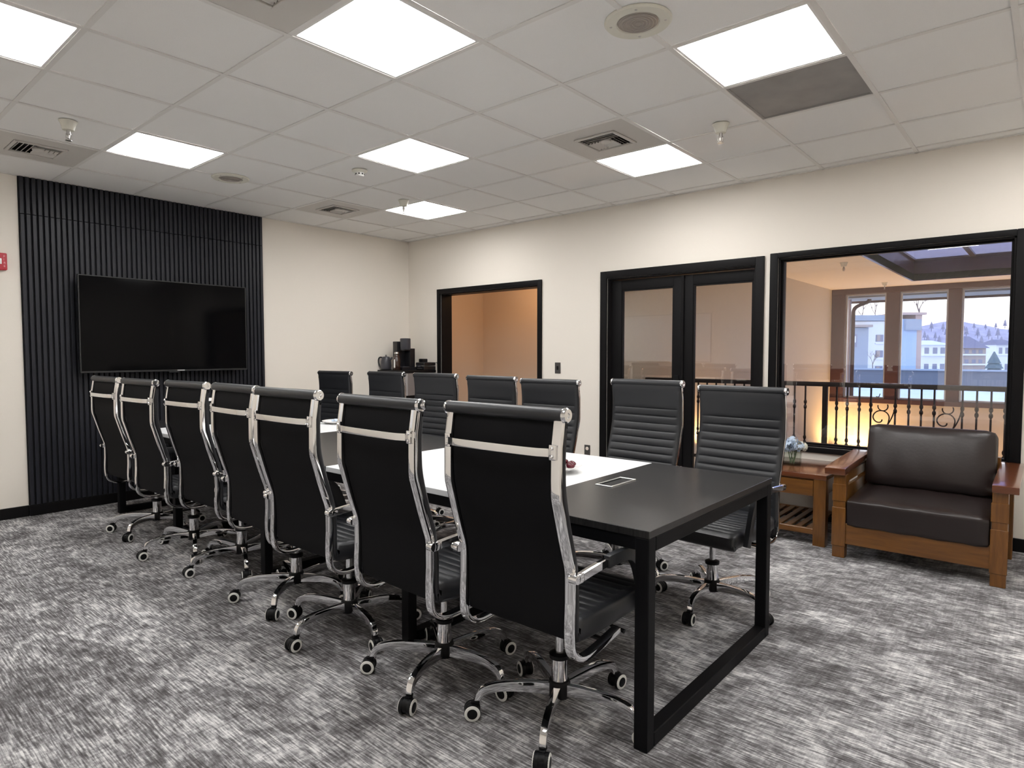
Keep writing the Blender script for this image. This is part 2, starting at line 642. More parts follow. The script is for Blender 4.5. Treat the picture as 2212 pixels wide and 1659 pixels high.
VENTS = {(4, 3): 'beige ceiling air vent touching the light panel above the glazed doors',
         (0, 8): 'beige ceiling air vent at the left edge, above the black slatted wall',
         (4, 8): 'small distant beige ceiling air vent near the room corner',
         (0, 3): 'beige ceiling air vent cut off at the top edge, beside a large light panel'}
GRILLES = {(4, 1)}


def cell(l, m):
    return (mx_(m), mx_(m) + S, ly_(l), ly_(l) + S)


skip = {(round(mx_(m), 3), round(ly_(l), 3)) for (l, m) in list(LIGHTS) + list(VENTS) + list(GRILLES)}
tile_cache = {}
for i in range(len(xb) - 1):
    for j in range(len(yb_) - 1):
        xa_, xc, ya, yc = xb[i], xb[i + 1], yb_[j], yb_[j + 1]
        if xc < 0.01 and ya > -4.70:
            continue
        if (round(xa_, 3), round(ya, 3)) in skip:
            continue
        if xa_ < 0 < xc and ya > -4.7:
            xa_ = 0.0
        lx, lyy = xc - xa_, yc - ya
        key = (round(lx, 3), round(lyy, 3))
        cx, cy = (xa_ + xc) / 2, (ya + yc) / 2
        if key not in tile_cache:
            hx, hy = lx / 2 - 0.008, lyy / 2 - 0.008
            tile_cache[key] = MB().box(-hx, hx, -hy, hy, 0.0, 0.018).build('ceiling_tile', 'tile', ceil, bevel=0.003, seg=1, loc=(cx, cy, H + 0.004))
        else:
            inst(tile_cache[key], parent=ceil, loc=(cx, cy, H + 0.004))
# T-bars
barx = None
for y in ys:
    x0 = XA if y < -4.7 else 0.0
    MB().box(x0, XE, y - BAR, y + BAR, H - 0.001, H + 0.003).build('grid_bar', 'grid', ceil, smooth=0)
for x in xs:
    y1 = 0.0 if x > 0 else -4.75
    MB().box(x - BAR, x + BAR, YB, y1, H - 0.002, H + 0.0025).build('grid_bar', 'grid', ceil, smooth=0)
wa = MB()
wa.box(0, XE, -0.022, 0, H - 0.002, H + 0.003).box(0, 0.022, -4.75, 0, H - 0.002, H + 0.003)
wa.build('wall_angle', 'grid', ceil, smooth=0)

# light panels
proto = None
for (l, m), lab in LIGHTS.items():
    x0, x1, y0, y1 = cell(l, m)
    c = ((x0 + x1) / 2, (y0 + y1) / 2, H)
    t = thing('ceiling_light', lab, 'ceiling light', c, 0, 'square ceiling light panels')
    if proto is None:
        h = S / 2 - BAR - 0.001
        f = MB()
        k = 0.012
        f.box(-h, h, -h, -h + k, 0.001, 0.02).box(-h, h, h - k, h, 0.001, 0.02)
        f.box(-h, -h + k, -h + k, h - k, 0.001, 0.02).box(h - k, h, -h + k, h - k, 0.001, 0.02)
        a = f.build('frame', 'white_metal', t)
        q = MB().box(-h + k, h - k, -h + k, h - k, 0.006, 0.022).build('diffuser', 'panel_light', t, smooth=0)
        proto = (a, q)
    else:
        for p in proto:
            inst(p, parent=t)

# air vents
vproto = None
for (l, m), lab in VENTS.items():
    x0, x1, y0, y1 = cell(l, m)
    t = thing('air_vent', lab, 'air vent', ((x0 + x1) / 2, (y0 + y1) / 2, H), 0, 'ceiling air vents')
    if vproto is None:
        vproto = []
        h, g = S / 2 - BAR - .001, 0.150
        f = MB()
        f.box(-h, h, -h, -g, 0.0, 0.006).box(-h, h, g, h, 0.0, 0.006).box(-h, -g, -g, g, 0.0, 0.006).box(g, h, -g, g, 0.0, 0.006)
        vproto.append(f.build('face_plate', 'vent_plate', t, smooth=0))
        f = MB()
        for k0, k1, zz in ((g, g - .018, -.010),):
            f.box(-k0, k0, -k0, -k1, zz, .004).box(-k0, k0, k1, k0, zz, .004).box(-k0, -k1, -k1, k1, zz, .004).box(k1, k0, -k1, k1, zz, .004)
        vproto.append(f.build('core_frame', 'vent_plate', t, bevel=.002, seg=1))
        vproto.append(MB().box(-g, g, -g, g, 0.05, 0.055).box(-g, g, -g - .004, -g, 0, .05).box(-g, g, g, g + .004, 0, .05)
                      .box(-g - .004, -g, -g, g, 0, .05).box(g, g + .004, -g, g, 0, .05).build('duct_backing', 'vent_dark', t, smooth=0))
        q = g - .02
        # four groups of blades throwing outwards: two long, two short
        def blade(p0, p1, tilt):
            p0, p1 = Vector(p0), Vector(p1)
            n = Vector((tilt[0], tilt[1], 0)) * .0065
            dz = Vector((0, 0, .010))
            a = Vector((0, 0, -.004))
            bm = MB()
            th = Vector((0, 0, .0022))
            vs_ = [p0 + n + a, p1 + n + a, p1 - n + dz + a, p0 - n + dz + a]
            bm.add([v for v in vs_] + [v + th for v in vs_], [(0, 1, 2, 3), (7, 6, 5, 4), (0, 4, 5, 1), (1, 5, 6, 2), (2, 6, 7, 3), (3, 7, 4, 0)])
            return bm.build('louver_blade', 'vent_plate', t, smooth=0)
        for k in range(4):
            yy = -q + .014 + k * .028
            vproto.append(blade((-q, yy, 0), (q, yy, 0), (0, -1)))
            vproto.append(blade((-q + .08, -yy, 0), (q - .08, -yy, 0), (0, 1)))
        for k in range(4):
            xx = q - .012 - k * .024
            vproto.append(blade((xx, -.008, 0), (xx, q, 0), (1, 0)))
            vproto.append(blade((-xx, -.008, 0), (-xx, q, 0), (-1, 0)))
        vproto.append(MB().lathe([(0.0, .0), (.032, .0), (.036, .004), (.036, .018)], 20, (-.005, .012, -.004)).build('damper_knob', 'vent_plate', t))
    else:
        for p in vproto:
            inst(p, parent=t)

# dark perforated return grille
for (l, m) in GRILLES:
    x0, x1, y0, y1 = cell(l, m)
    t = thing('return_grille', 'dark grey perforated return air panel in the ceiling beside the big light', 'air grille', ((x0 + x1) / 2, (y0 + y1) / 2, H))
    h = S / 2 - BAR - .001
    MB().box(-h + .01, h - .01, -h + .01, h - .01, .007, .016).build('perforated_sheet', 'grille_grey', t, smooth=0)
    f = MB()
    k = .012
    f.box(-h, h, -h, -h + k, .002, .018).box(-h, h, h - k, h, .002, .018).box(-h, -h + k, -h + k, h - k, .002, .018).box(h - k, h, -h + k, h - k, .002, .018)
    f.build('rim', 'grille_grey', t)

# round speakers
sp_ = None
for (x, y, lab) in ((4.853, -2.874, 'large round ceiling speaker at the top right, near the dark return grille'),
                    (1.193, -2.873, 'small distant round ceiling speaker in front of the slatted wall')):
    t = thing('ceiling_speaker', lab, 'speaker', (x, y, H), R(25), 'round ceiling speakers')
    if sp_ is None:
        sp_ = [MB().lathe([(.086, -.002), (.092, -.008), (.135, -.008), (.142, -.001), (.142, .002)], 40).build('trim_ring', 'ivory', t),
               MB().lathe([(0.0, -.009), (.012, -.009), (.0125, -.0075), (.03, -.0085), (.05, -.0085), (.07, -.0085), (.084, -.006), (.086, -.001)], 40).build('grille', 'speaker_mesh', t)]
        for k in range(4):
            sp_.append(MB().lathe([(0, -.0105), (.005, -.0105), (.006, -.008)], 10, (.114 * cos(k * pi / 2), .114 * sin(k * pi / 2), 0)).build('screw', 'steel', t))
        for k in range(5):
            rr = .022 + k * .013
            rg = MB()
            n = 32
            vs_, fs = [], []
            for i in range(n):
                a = 2 * pi * i / n
                for r_, z_ in ((rr, -.0085), (rr + .002, -.0108), (rr + .004, -.0085)):
                    vs_.append((r_ * cos(a), r_ * sin(a), z_))
            for i in range(n):
                j = (i + 1) % n
                for q in range(2):
                    fs.append((i * 3 + q, j * 3 + q, j * 3 + q + 1, i * 3 + q + 1))
            sp_.append(rg.add(vs_, fs).build('grille_ridge', 'speaker_mesh', t))
    else:
        for p in sp_:
            inst(p, parent=t)

# sprinklers
spk = []


def sprinkler(x, y, z, lab):
    t = thing('fire_sprinkler', lab, 'sprinkler', (x, y, z), random.uniform(0, 3), 'ceiling sprinklers')
    if not spk:
        spk.append(MB().lathe([(.050, 0), (.051, -.003), (.044, -.011), (.036, -.036), (.031, -.054), (.022, -.056)], 20).build('escutcheon', 'ivory', t))
        s = MB()
        s.lathe([(.011, -.055), (.011, -.072), (.014, -.074), (.014, -.082), (.008, -.083), (.005, -.102), (.008, -.104)], 12)
        for sgn in (-1, 1):
            s.tube(chaikin([(sgn * .012, 0, -.080), (sgn * .016, 0, -.095), (sgn * .005, 0, -.112), (0, 0, -.114)], 1), .0025, 6)
        spk.append(s.build('head', 'steel', t))
        spk.append(MB().lathe([(0, -.114), (.018, -.1145), (.018, -.116), (0, -.1165)], 14).build('deflector', 'steel', t))
    else:
        for p in spk:
            inst(p, parent=t)


sprinkler(1.678, -4.111, H, 'ceiling sprinkler with ivory cup at the left, in front of the slatted wall')
sprinkler(4.639, -1.461, H, 'ceiling sprinkler with ivory cup above the glazed doors')
sprinkler(1.663, -1.474, H, 'ceiling sprinkler silhouetted against the small far light panel')

t = thing('smoke_detector', 'round white smoke detector on the ceiling near the middle light panel', 'smoke detector', (2.153, -2.323, H))
MB().lathe([(.060, 0), (.060, -.008), (.052, -.014), (.040, -.020)], 28).build('base_plate', 'ivory', t)
MB().lathe([(.034, -.018), (.033, -.040), (.028, -.046), (0, -.048)], 24).build('sensor_head', 'white_metal', t)
for k in range(8):
    a = k * pi / 4
    MB().box(-.006, .006, -.002, .002, -.036, -.026).build('sensor_slot', 'vent_dark', t, smooth=0, loc=(.0335 * cos(a), .0335 * sin(a), 0), rot=(0, 0, a + pi / 2))

# ------------------------------------------------------------------ slatted wall panel and television
PY0, PY1 = -4.02, -1.975
pan = thing('slat_wall_panel', 'tall black vertical slat panel covering the wall behind the television', 'wall panel', (0, PY0, 0))
MB().box(0.001, 0.012, 0, PY1 - PY0, BBH, H - .003).build('backing_board', 'slat_backing', pan, smooth=0)
pitch = 0.0394
ns = int((PY1 - PY0) / pitch)
s1 = s2 = None
for i in range(ns):
    y = (PY1 - PY0) * (i + .5) / ns
    if s1 is None:
        s1 = MB().box(0.010, 0.032, -.0135, .0135, BBH + .002, 2.418).build('slat', 'slat_black', pan, bevel=.002, seg=1, loc=(0, y, 0))
        s2 = MB().box(0.010, 0.032, -.0135, .0135, 2.421, H - .004).build('slat', 'slat_black', pan, bevel=.002, seg=1, loc=(0, y, 0))
    else:
        inst(s1, parent=pan, loc=(0, y, 0))
        inst(s2, parent=pan, loc=(0, y, 0))

tv = thing('television', 'large flat black television mounted on the slatted wall', 'television', (0.033, -2.955, 1.15))
hw, hh = .7175, .816
MB().box(0, .07, -.25, .25, .2, .6).build('wall_mount', 'plastic_black', tv)
MB().box(.062, .100, -hw + .02, hw - .02, .02, hh - .02).build('rear_case', 'tv_body', tv, bevel=.006)
bz = MB()
e = .010
bz.box(.098, .128, -hw, hw, 0, e + .006).box(.098, .128, -hw, hw, hh - e, hh).box(.098, .128, -hw, -hw + e, e, hh - e).box(.098, .128, hw - e, hw, e, hh - e)
bz.build('bezel', 'tv_body', tv, bevel=.002, seg=1)
MB().box(.100, .1255, -hw + e - .002, hw - e + .002, e + .004, hh - e + .002).build('screen', 'tv_screen', tv, smooth=0)
MB().box(.128, .1285, .05, .115, .005, .013).build('logo_plate', 'logo_grey', tv, smooth=0)
MB().box(.105, .125, -.02, .07, -.012, .002).build('sensor_bar', 'tv_body', tv, bevel=.003, seg=1)

# fire alarm
fa = thing('fire_alarm', 'red fire alarm strobe on the wall at the left edge', 'fire alarm', (0, -4.170, 2.028))
MB().box(0, .04, -.062, .062, -.066, .066).build('case', 'alarm_red', fa, bevel=.012, seg=3)
MB().box(.036, .052, -.034, .026, -.022, .022).build('strobe_lens', 'lens', fa, bevel=.006)
for ch, zz in zip('FIRE', (.040, .015, -.010, -.035)):
    cu = bpy.data.curves.new('letter', 'FONT')
    cu.body = ch
    cu.size = .024
    cu.extrude = .0004
    to = bpy.data.objects.new('letter', cu)
    COL.objects.link(to)
    bpy.context.view_layer.update()
    me = bpy.data.meshes.new_from_object(to)
    bpy.data.objects.remove(to)
    me.materials.clear()
    me.materials.append(MATS['alarm_letter'])
    lo = bpy.data.objects.new('letter', me)
    COL.objects.link(lo)
    lo.parent = fa
    lo.location = (.0404, .038, zz - .008)
    lo.rotation_euler = (pi / 2, 0, pi / 2)

# ------------------------------------------------------------------ conference table
TZ = 0.737
TX0, TX1, TYN, TYF = 0.43, 5.27, -3.515, -2.346
tb = thing('conference_table', 'long conference table with alternating black and white tops on black frames', 'table', ((TX0 + TX1) / 2, (TYN + TYF) / 2, 0))
tc_ = Vector(tb.location)
bounds = [(4.662, TX1, 'table_black'), (3.452, 4.662, 'table_white'), (2.242, 3.452, 'table_black'), (1.032, 2.242, 'table_white'), (TX0, 1.032, 'table_black')]
for a, c, mt in bounds:
    MB().box(a - tc_.x + .0008, c - tc_.x - .0008, TYN - tc_.y, TYF - tc_.y, TZ - .026, TZ).build('table_top', mt, tb, bevel=.0015, seg=1)
fr_x = [5.243, 4.062, 2.800, 1.565, 0.457]
lp = MB()
q0, q1 = TYN - tc_.y, TYF - tc_.y
k = .025
lp.box(-k, k, q0, q0 + .05, 0.0, TZ - .026).box(-k, k, q1 - .05, q1, 0.0, TZ - .026)
lp.box(-k, k, q0 + .05, q1 - .05, 0.0, .05).box(-k, k, q0 + .05, q1 - .05, TZ - .076, TZ - .026)
lf = None
for x in fr_x:
    if lf is None:
        lf = lp.build('leg_frame', 'table_steel', tb, bevel=.003, seg=1, loc=(x - tc_.x, 0, 0))
    else:
        inst(lf, parent=tb, loc=(x - tc_.x, 0, 0))
for y in (TYN + .005, TYF - .045):
    for xa_, xc in zip(fr_x[1:], fr_x[:-1]):
        MB().box(xa_ + k - tc_.x, xc - k - tc_.x, y - tc_.y, y + .04 - tc_.y, TZ - .070, TZ - .026).build('side_beam', 'table_steel', tb, smooth=0)
# socket box in the black end
pb = MB()
a0, a1, c0, c1 = 4.738 - tc_.x, 4.822 - tc_.x, -3.008 - tc_.y, -2.797 - tc_.y
for bx in ((a0, a1, c0, c0 + .008), (a0, a1, c1 - .008, c1), (a0, a0 + .008, c0 + .008, c1 - .008), (a1 - .008, a1, c0 + .008, c1 - .008)):
    pb.box(bx[0], bx[1], bx[2], bx[3], TZ, TZ + .004)
po = pb.build('socket_box', 'socket_silver', tb, bevel=.001, seg=1)
MB().box(a0 + .008, a1 - .008, c0 + .008, c1 - .008, TZ, TZ + .0015).build('flap', 'plastic_black', po, smooth=0)
MB().box(a0 + .012, a0 + .02, c0 + .02, c1 - .02, TZ + .0015, TZ + .004).build('brush_strip', 'plastic_black', po, smooth=0)


# ------------------------------------------------------------------ office chairs
def ribbed_slab(path, xh, thick, rib0, rib1, pitch, depth, edge, front=1):
    """slab following a (y,z) path; ribs as grooves across x between arc lengths rib0..rib1 on one face"""
    pts = [Vector(p) for p in path]
    cum = [0]
    for a, b in zip(pts[:-1], pts[1:]):
        cum.append(cum[-1] + (b - a).length)
    Lg = cum[-1]

    def at(s):
        for i in range(len(cum) - 1):
            if s <= cum[i + 1] + 1e-9:
                f = (s - cum[i]) / (cum[i + 1] - cum[i])
                return pts[i].lerp(pts[i + 1], f), (pts[i + 1] - pts[i]).normalized()
        return pts[-1], (pts[-1] - pts[-2]).normalized()
    ss = [0]
    s = 0.0
    marks = []
    r = rib0
    while r <= rib1 + 1e-6:
        marks.append(r)
        r += pitch
    base = [Lg * i / 24 for i in range(25)]
    for mk in marks:
        base += [mk - .008, mk - .003, mk, mk + .003, mk + .008]
    ss = sorted({round(x, 5) for x in base if 0 <= x <= Lg})
    cols = [-xh, -xh + .004, -xh + .012, -xh + edge, -xh + edge + .01, -xh * .45, 0, xh * .45, xh - edge - .01, xh - edge, xh - .012, xh - .004, xh]
    rnd = [.75, .30, .06, 0, 0, 0, 0, 0, 0, 0, .06, .30, .75]
    front_v, back_v = [], []
    for s in ss:
        p, t = at(s)
        n = Vector((-t.y, t.x)) * front
        g = 0.0
        for mk in marks:
            dd = abs(s - mk)
            if dd < .012:
                g = max(g, depth * (1 - (dd / .012) ** .7))
        er = max(0.0, 1 - s / .012, 1 - (Lg - s) / .012)
        puff = 0.0
        for x, q in zip(cols, rnd):
            gg = g if abs(x) < xh - edge else (g * .0)
            h = thick / 2 * (1 - q) - gg - thick * .35 * er ** 2
            a = p + n * h
            front_v.append((x, a.x, a.y))
            hb = thick / 2 * (1 - q) - thick * .35 * er ** 2
            a = p - n * hb
            back_v.append((x, a.x, a.y))
    nc, nr = len(cols), len(ss)
    N = nc * nr
    fs = []
    for i in range(nr - 1):
        for j in range(nc - 1):
            a = i * nc + j
            fs.append((a, a + 1, a + nc + 1, a + nc))
            fs.append((N + a, N + a + nc, N + a + nc + 1, N + a + 1))
        a = i * nc
        fs.append((a, a + nc, N + a + nc, N + a))
        a = i * nc + nc - 1
        fs.append((a, N + a, N + a + nc, a + nc))
    for j in range(nc - 1):
        fs.append((j, N + j, N + j + 1, j + 1))
        a = (nr - 1) * nc + j
        fs.append((a, a + 1, N + a + 1, N + a))
    return MB().add(front_v + back_v, fs)


BACK = [(-.318, 1.118), (-.330, 1.03), (-.330, .93), (-.322, .87), (-.294, .76), (-.262, .66), (-.255, .56), (-.258, .47), (-.250, .425)]
BAR_PATH = [(-.315, 1.125), (-.330, 1.03)] + chaikin([(-.331, .93), (-.331, .885), (-.322, .855)], 2) + [(-.296, .765)] + chaikin([(-.272, .690), (-.258, .650), (-.257, .61)], 2) + chaikin([(-.257, .55), (-.262, .46), (-.255, .385), (-.20, .354), (-.12, .356), (.02, .378)], 2)
UPPER, LOWER = [], []


def build_chair(label, group):
    c = thing('office_chair', label, 'chair', (0, 0, 0), 0, group)
    U = lambda o: (UPPER.append(o), o)[1]
    # seat
    seat_path = chaikin([(-.235, .452), (-.15, .440), (.0, .438), (.15, .442), (.225, .438), (.262, .420)], 2)
    U(ribbed_slab(seat_path, .232, .078, .07, .44, .046, .006, .035, front=1).build('seat', 'leather_black', c, smooth=50))
    # backrest: path runs top to bottom, front face towards +y
    back_path = chaikin(BACK, 1)
    U(ribbed_slab([(y + .020, z) for y, z in back_path], .238, .024, .145, .64, .046, .0055, .022, front=1).build('backrest', 'leather_black', c, smooth=50))
    rear = ribbed_slab([(y + .004, z) for y, z in back_path], .206, .006, 9, 8, 1, 0, .02).build('rear_panel', 'mesh_black', c, smooth=50)
    U(rear)
    # roll with end caps
    rl = U(MB().lathe([(.0205, -.238), (.0215, -.23), (.0215, .23), (.0205, .238)], 24, (0, -.312, 1.128), 'x').build('head_roll', 'leather_black', c))
    for sg in (-1, 1):
        U(MB().lathe([(.0225, sg * .237), (.0225, sg * .245), (.019, sg * .250), (.008, sg * .250), (.0065, sg * .247), (0.0, sg * .247)], 24, (0, -.312, 1.128), 'x').build('roll_cap', 'chrome', c))
    # side bars
    for sg in (-1, 1):
        U(MB().strip(BAR_PATH, lambda y, z, w_, sg=sg: (sg * .2225 + w_, y, z), .0155, .017).build('side_bar', 'chrome', c, bevel=.004, seg=2, smooth=40))
    # bowed cross bar with end plates
    cb = MB()
    pth = chaikin([(-.207, -.347, 1.020), (-.19, -.352, 1.020), (-.165, -.362, 1.02), (0, -.366, 1.02), (.165, -.362, 1.02), (.19, -.352, 1.020), (.207, -.347, 1.020)], 2)
    rings = []
    vs_, fs = [], []
    for i, p in enumerate(pth):
        for dy, dz in ((-.005, -.0125), (-.005, .0125), (.005, .0125), (.005, -.0125)):
            vs_.append((p[0], p[1] + dy, p[2] + dz))
    for i in range(len(pth) - 1):
        for q in range(4):
            fs.append((i * 4 + q, i * 4 + (q + 1) % 4, i * 4 + 4 + (q + 1) % 4, i * 4 + 4 + q))
    fs += [(0, 1, 2, 3), tuple(len(pth) * 4 - 4 + q for q in (3, 2, 1, 0))]
    cbo = U(cb.add(vs_, fs).build('cross_bar', 'chrome', c, bevel=.003, seg=2, smooth=40))
    for sg in (-1, 1):
        MB().box(sg * .2165 - .0125, sg * .2165 + .0125, -.346, -.337, .997, 1.043).build('end_plate', 'chrome', cbo, bevel=.005, seg=2)
        for dz in (-.012, .012):
            MB().lathe([(.0045, 0), (.0045, -.003), (.003, -.0045), (0, -.0045)], 10, (sg * .2165, -.346, 1.020 + dz), 'y').build('bolt', 'chrome', cbo)
    # arms
    arm = chaikin([(-.272, .632), (-.18, .640), (-.05, .645), (.05, .640), (.095, .600), (.135, .50), (.165, .410)], 2)
    pad = [p for p in arm if p[0] > -.10]
    for sg in (-1, 1):
        ao = U(MB().strip(arm, lambda y, z, w_, sg=sg: (sg * .252 + w_, y, z), .009, .030).build('arm', 'chrome', c, bevel=.003, seg=1, smooth=40))
        MB().strip(pad, lambda y, z, w_, sg=sg: (sg * .252 + w_, y, z), .0125, .040).build('arm_pad', 'leather_black', ao, bevel=.006, seg=2, smooth=50)
        MB().cyl((sg * .232, -.272, .634), (sg * .262, -.272, .634), .015, n=18).box(*sorted((sg * .232, sg * .262)), -.27, -.24, .620, .649).build('bracket', 'chrome', ao, bevel=.004, seg=2, smooth=40)
    # mechanism and lift
    mc = MB()
    mc.box(-.10, .10, -.11, .10, .365, .402)
    U(mc.build('tilt_plate', 'plastic_black', c, bevel=.008))
    for sg in (-1, 1):
        U(MB().cyl((sg * .10, -.06, .372), (sg * .215, -.06, .366), .008, n=10).build('cross_rod', 'plastic_black', c))
    U(MB().tube([(.09, .05, .372), (.17, .05, .37), (.235, .05, .362)], [.005, .005, .008], 8).build('lever', 'plastic_black', c))
    U(MB().cyl((0, 0, .20), (0, 0, .372), .0150, n=18).build('piston', 'chrome', c))
    MB().lathe([(.027, .215), (.036, .218), (.037, .232), (.026, .237)], 22).build('collar', 'plastic_black', c)
    MB().lathe([(.0300, .132), (.0295, .180), (.0285, .216), (.026, .217)], 24).build('lift_sleeve', 'chrome', c)
    LOWER.append(MB().lathe([(.018, .072), (.038, .078), (.040, .088), (.040, .128), (.036, .136), (.028, .138)], 24).build('hub', 'plastic_black', c))
    # five legs
    prof = chaikin([(.030, .106), (.10, .114), (.17, .119), (.235, .116), (.283, .102), (.296, .066)], 2)
    n_ = len(prof)
    hw_ = [.0125 - .0015 * i / n_ for i in range(n_)]
    th_ = [.044 - .022 * (i / (n_ - 1)) for i in range(n_)]
    lg = cs = None
    for kk in range(5):
        a = 2 * pi * kk / 5
        if lg is None:
            lg = MB().strip(prof, lambda u, v, w_: (u, w_, v), hw_, th_).build('leg', 'chrome', c, bevel=.005, seg=2, smooth=45)
            ca = MB()
            ca.lathe([(.014, .070), (.014, .062), (.010, .060)], 14, (.296, 0, 0))
            # hood over twin wheels
            ca.lathe([(.0255, -.011), (.027, -.007), (.027, .007), (.0255, .011)], 20, (.314, 0, .0335), 'y')
            ca.box(.290, .318, -.010, .010, .034, .064)
            for sg in (-1, 1):
                ca.lathe([(.028, sg * .0095), (.0295, sg * .012), (.0295, sg * .022), (.027, sg * .0260)], 24, (.314, 0, .0297), 'y')
            cs = ca.build('caster', 'plastic_black', c, smooth=40)
            rings_ = []
            for sg in (-1, 1):
                rings_.append(MB().lathe([(.0180, sg * .0240), (.0185, sg * .0272), (.0255, sg * .0272), (.0284, sg * .0250), (.0284, sg * .021)], 26, (.314, 0, .0297), 'y').build('wheel_ring', 'wheel_white', cs, smooth=40))
                rings_.append(MB().lathe([(.0183, sg * .0272), (.0165, sg * .0282), (0, sg * .0282)], 20, (.314, 0, .0297), 'y').build('wheel_cap', 'plastic_black', cs, smooth=40))
            LOWER.extend((lg, cs))
        else:
            l2 = inst(lg, parent=c, rot=(0, 0, a))
            c2 = inst(cs, parent=c, rot=(0, 0, a))
            for q in rings_:
                inst(q, parent=c2)
            LOWER.extend((l2, c2))
    return c


def copy_chair(src, label, group):
    r = inst(src)
    r['label'] = label
    r['group'] = group
    up_, lo_ = [], []
    for ch in src.children:
        n = inst(ch, parent=r)
        if ch in UPPER:
            up_.append(n)
        if ch in LOWER:
            lo_.append(n)
        for g in ch.children:
            inst(g, parent=n)
    return r, up_, lo_


def spin_lower(objs, a):
    for o in objs:
        o.rotation_euler.z += a
    # casters swivel freely a little
    for o in objs:
        pass


CH = [  # x, y, yaw deg, dz, base spin deg, label
    (4.920, -3.520, 0.6, 0.0, 8, 'black office chair with chrome frame on the near side, closest to the camera'),
    (4.385, -3.580, -2.4, .005, 3, 'black office chair with chrome frame on the near side, second from the table end'),
    (3.718, -3.568, 0.6, .010, -14, 'black office chair with chrome frame on the near side, third from the table end'),
    (3.176, -3.525, -3.0, .010, 20, 'black office chair with chrome frame on the near side, fourth from the table end'),
    (2.460, -3.471, 1.8, .004, 50, 'black office chair with chrome frame on the near side, third from the slatted wall'),
    (1.926, -3.533, 1.4, .006, 50, 'black office chair with chrome frame on the near side, second from the slatted wall'),
    (1.220, -3.500, 0.9, .004, 16, 'black office chair with chrome frame on the near side, closest to the slatted wall'),
    (1.099, -2.161, 182.3, -.003, 20, 'black ribbed office chair on the far side, closest to the slatted wall'),
    (1.827, -2.143, 179.2, .003, 40, 'black ribbed office chair on the far side, in front of the corner cabinet'),
    (2.469, -2.151, 180.7, .002, 10, 'black ribbed office chair on the far side, third from the slatted wall'),
    (3.070, -2.153, 179.0, -.006, 55, 'black ribbed office chair on the far side, facing us before the open doorway'),
    (3.628, -2.171, 180.0, -.015, 30, 'black ribbed office chair on the far side, third from the near table end'),
    (4.328, -2.131, 177.7, -.001, 62, 'black ribbed office chair on the far side, in front of the glazed doors'),
    (4.921, -2.173, 176.5, -.020, 57, 'black ribbed office chair on the far side, nearest the side table'),
]
c0 = build_chair(CH[0][5], 'office chairs around the conference table')
baseU, baseL = list(UPPER), list(LOWER)
copies = [(c0, baseU, baseL)]
for spec in CH[1:]:
    copies.append(copy_chair(c0, spec[5], 'office chairs around the conference table'))
for (o, u_, l_), (x, y, th, dz, sp, lab) in zip(copies, CH):
    o.location = (x, y, 0)
    o.rotation_euler = (0, 0, R(th))
    for p in u_:
        p.location.z += dz
    spin_lower(l_, R(sp - th))


# ------------------------------------------------------------------ things on the table
def dish(name, x, y, r, lab, foot=.018):
    t = thing(name, lab, 'dish', (x, y, TZ + .0005), 0, 'dishes of sweets on the table')
    MB().lathe([(0, 0), (r * .45, 0), (r * .5, .004), (r * .55, foot * .5), (r * .92, foot + .004), (r, foot + .010), (r * .985, foot + .012), (r * .9, foot + .007), (r * .5, foot * .5 + .004), (0, foot * .5 + .003)], 32).build('plate', 'china', t)
    return t


d = dish('sweet_dish', 4.435, -2.865, .115, 'white dish of dark red and navy sweets on the near white table top', .022)
for k in range(13):
    a, rr = k * 2.4, .010 + .0065 * k
    mt = 'sweet_navy' if k in (2, 5, 7, 4) else 'sweet_red'
    MB().ico((rr * cos(a), rr * sin(a), .032 + .016 * (k < 4)), .019, 2, (1.3, .95, .75), .08).build('sweet', mt, d)
d = dish('cookie_dish', 2.735, -2.800, .105, 'white dish of pinkish cookies on the middle black table top', .030)
for k in range(7):
    a, rr = k * 2.1, .012 + .009 * k
    MB().ico((rr * cos(a), rr * sin(a), .038 + .010 * (k < 3)), .020, 2, (1.2, 1, .6), .1).build('cookie', 'cookie' if k % 3 == 0 else 'icing', d)
d = dish('pastry_dish', 1.80, -2.330, .11, 'white dish of pale sweets at the far edge of the distant white table top', .014)
for k in range(6):
    a, rr = k * 2.2, .015 + .009 * k
    MB().ico((rr * cos(a), rr * sin(a), .024), .018, 2, (1.2, 1, .6), .1).build('sweet', 'icing' if k % 2 else 'petal_blue', d)
# stacked napkins dish near the slatted wall end
d = thing('napkin_stack', 'small heap of white napkins on a saucer near the slatted wall end', 'napkins', (1.16, -2.93, TZ + .0005))
MB().lathe([(0, 0), (.05, 0), (.085, .010), (.083, .012), (.05, .004), (0, .003)], 24).build('saucer', 'china', d)
for k in range(3):
    MB().box(-.055, .055, -.05, .05, 0, .009).build('napkin', 'napkin', d, bevel=.003, seg=1, loc=(.004 * k, .003 * k, .010 + .010 * k), rot=(.03 * (k - 1), .04 * k, .35 * k))
# black canister
d = thing('canister', 'tall black canister with a white lid and small white label on the table', 'canister', (1.02, -3.03, TZ + .0005))
MB().lathe([(.066, 0), (.070, .004), (.074, .185), (.072, .192), (0, .192)], 32).build('body', 'plastic_black', d)
MB().lathe([(0, .212), (.055, .211), (.073, .203), (.075, .192), (.070, .190)], 32).build('lid', 'china', d)
lb = MB()
n = 6
vs_, fs = [], []
for i in range(n + 1):
    a = -.95 + .30 * (i / n - .5)
    for z in (.142, .168):
        vs_.append((.0745 * cos(a), .0745 * sin(a), z))
for i in range(n):
    fs.append((2 * i, 2 * i + 2, 2 * i + 3, 2 * i + 1))
lb.add(vs_, fs).build('label', 'napkin', d)
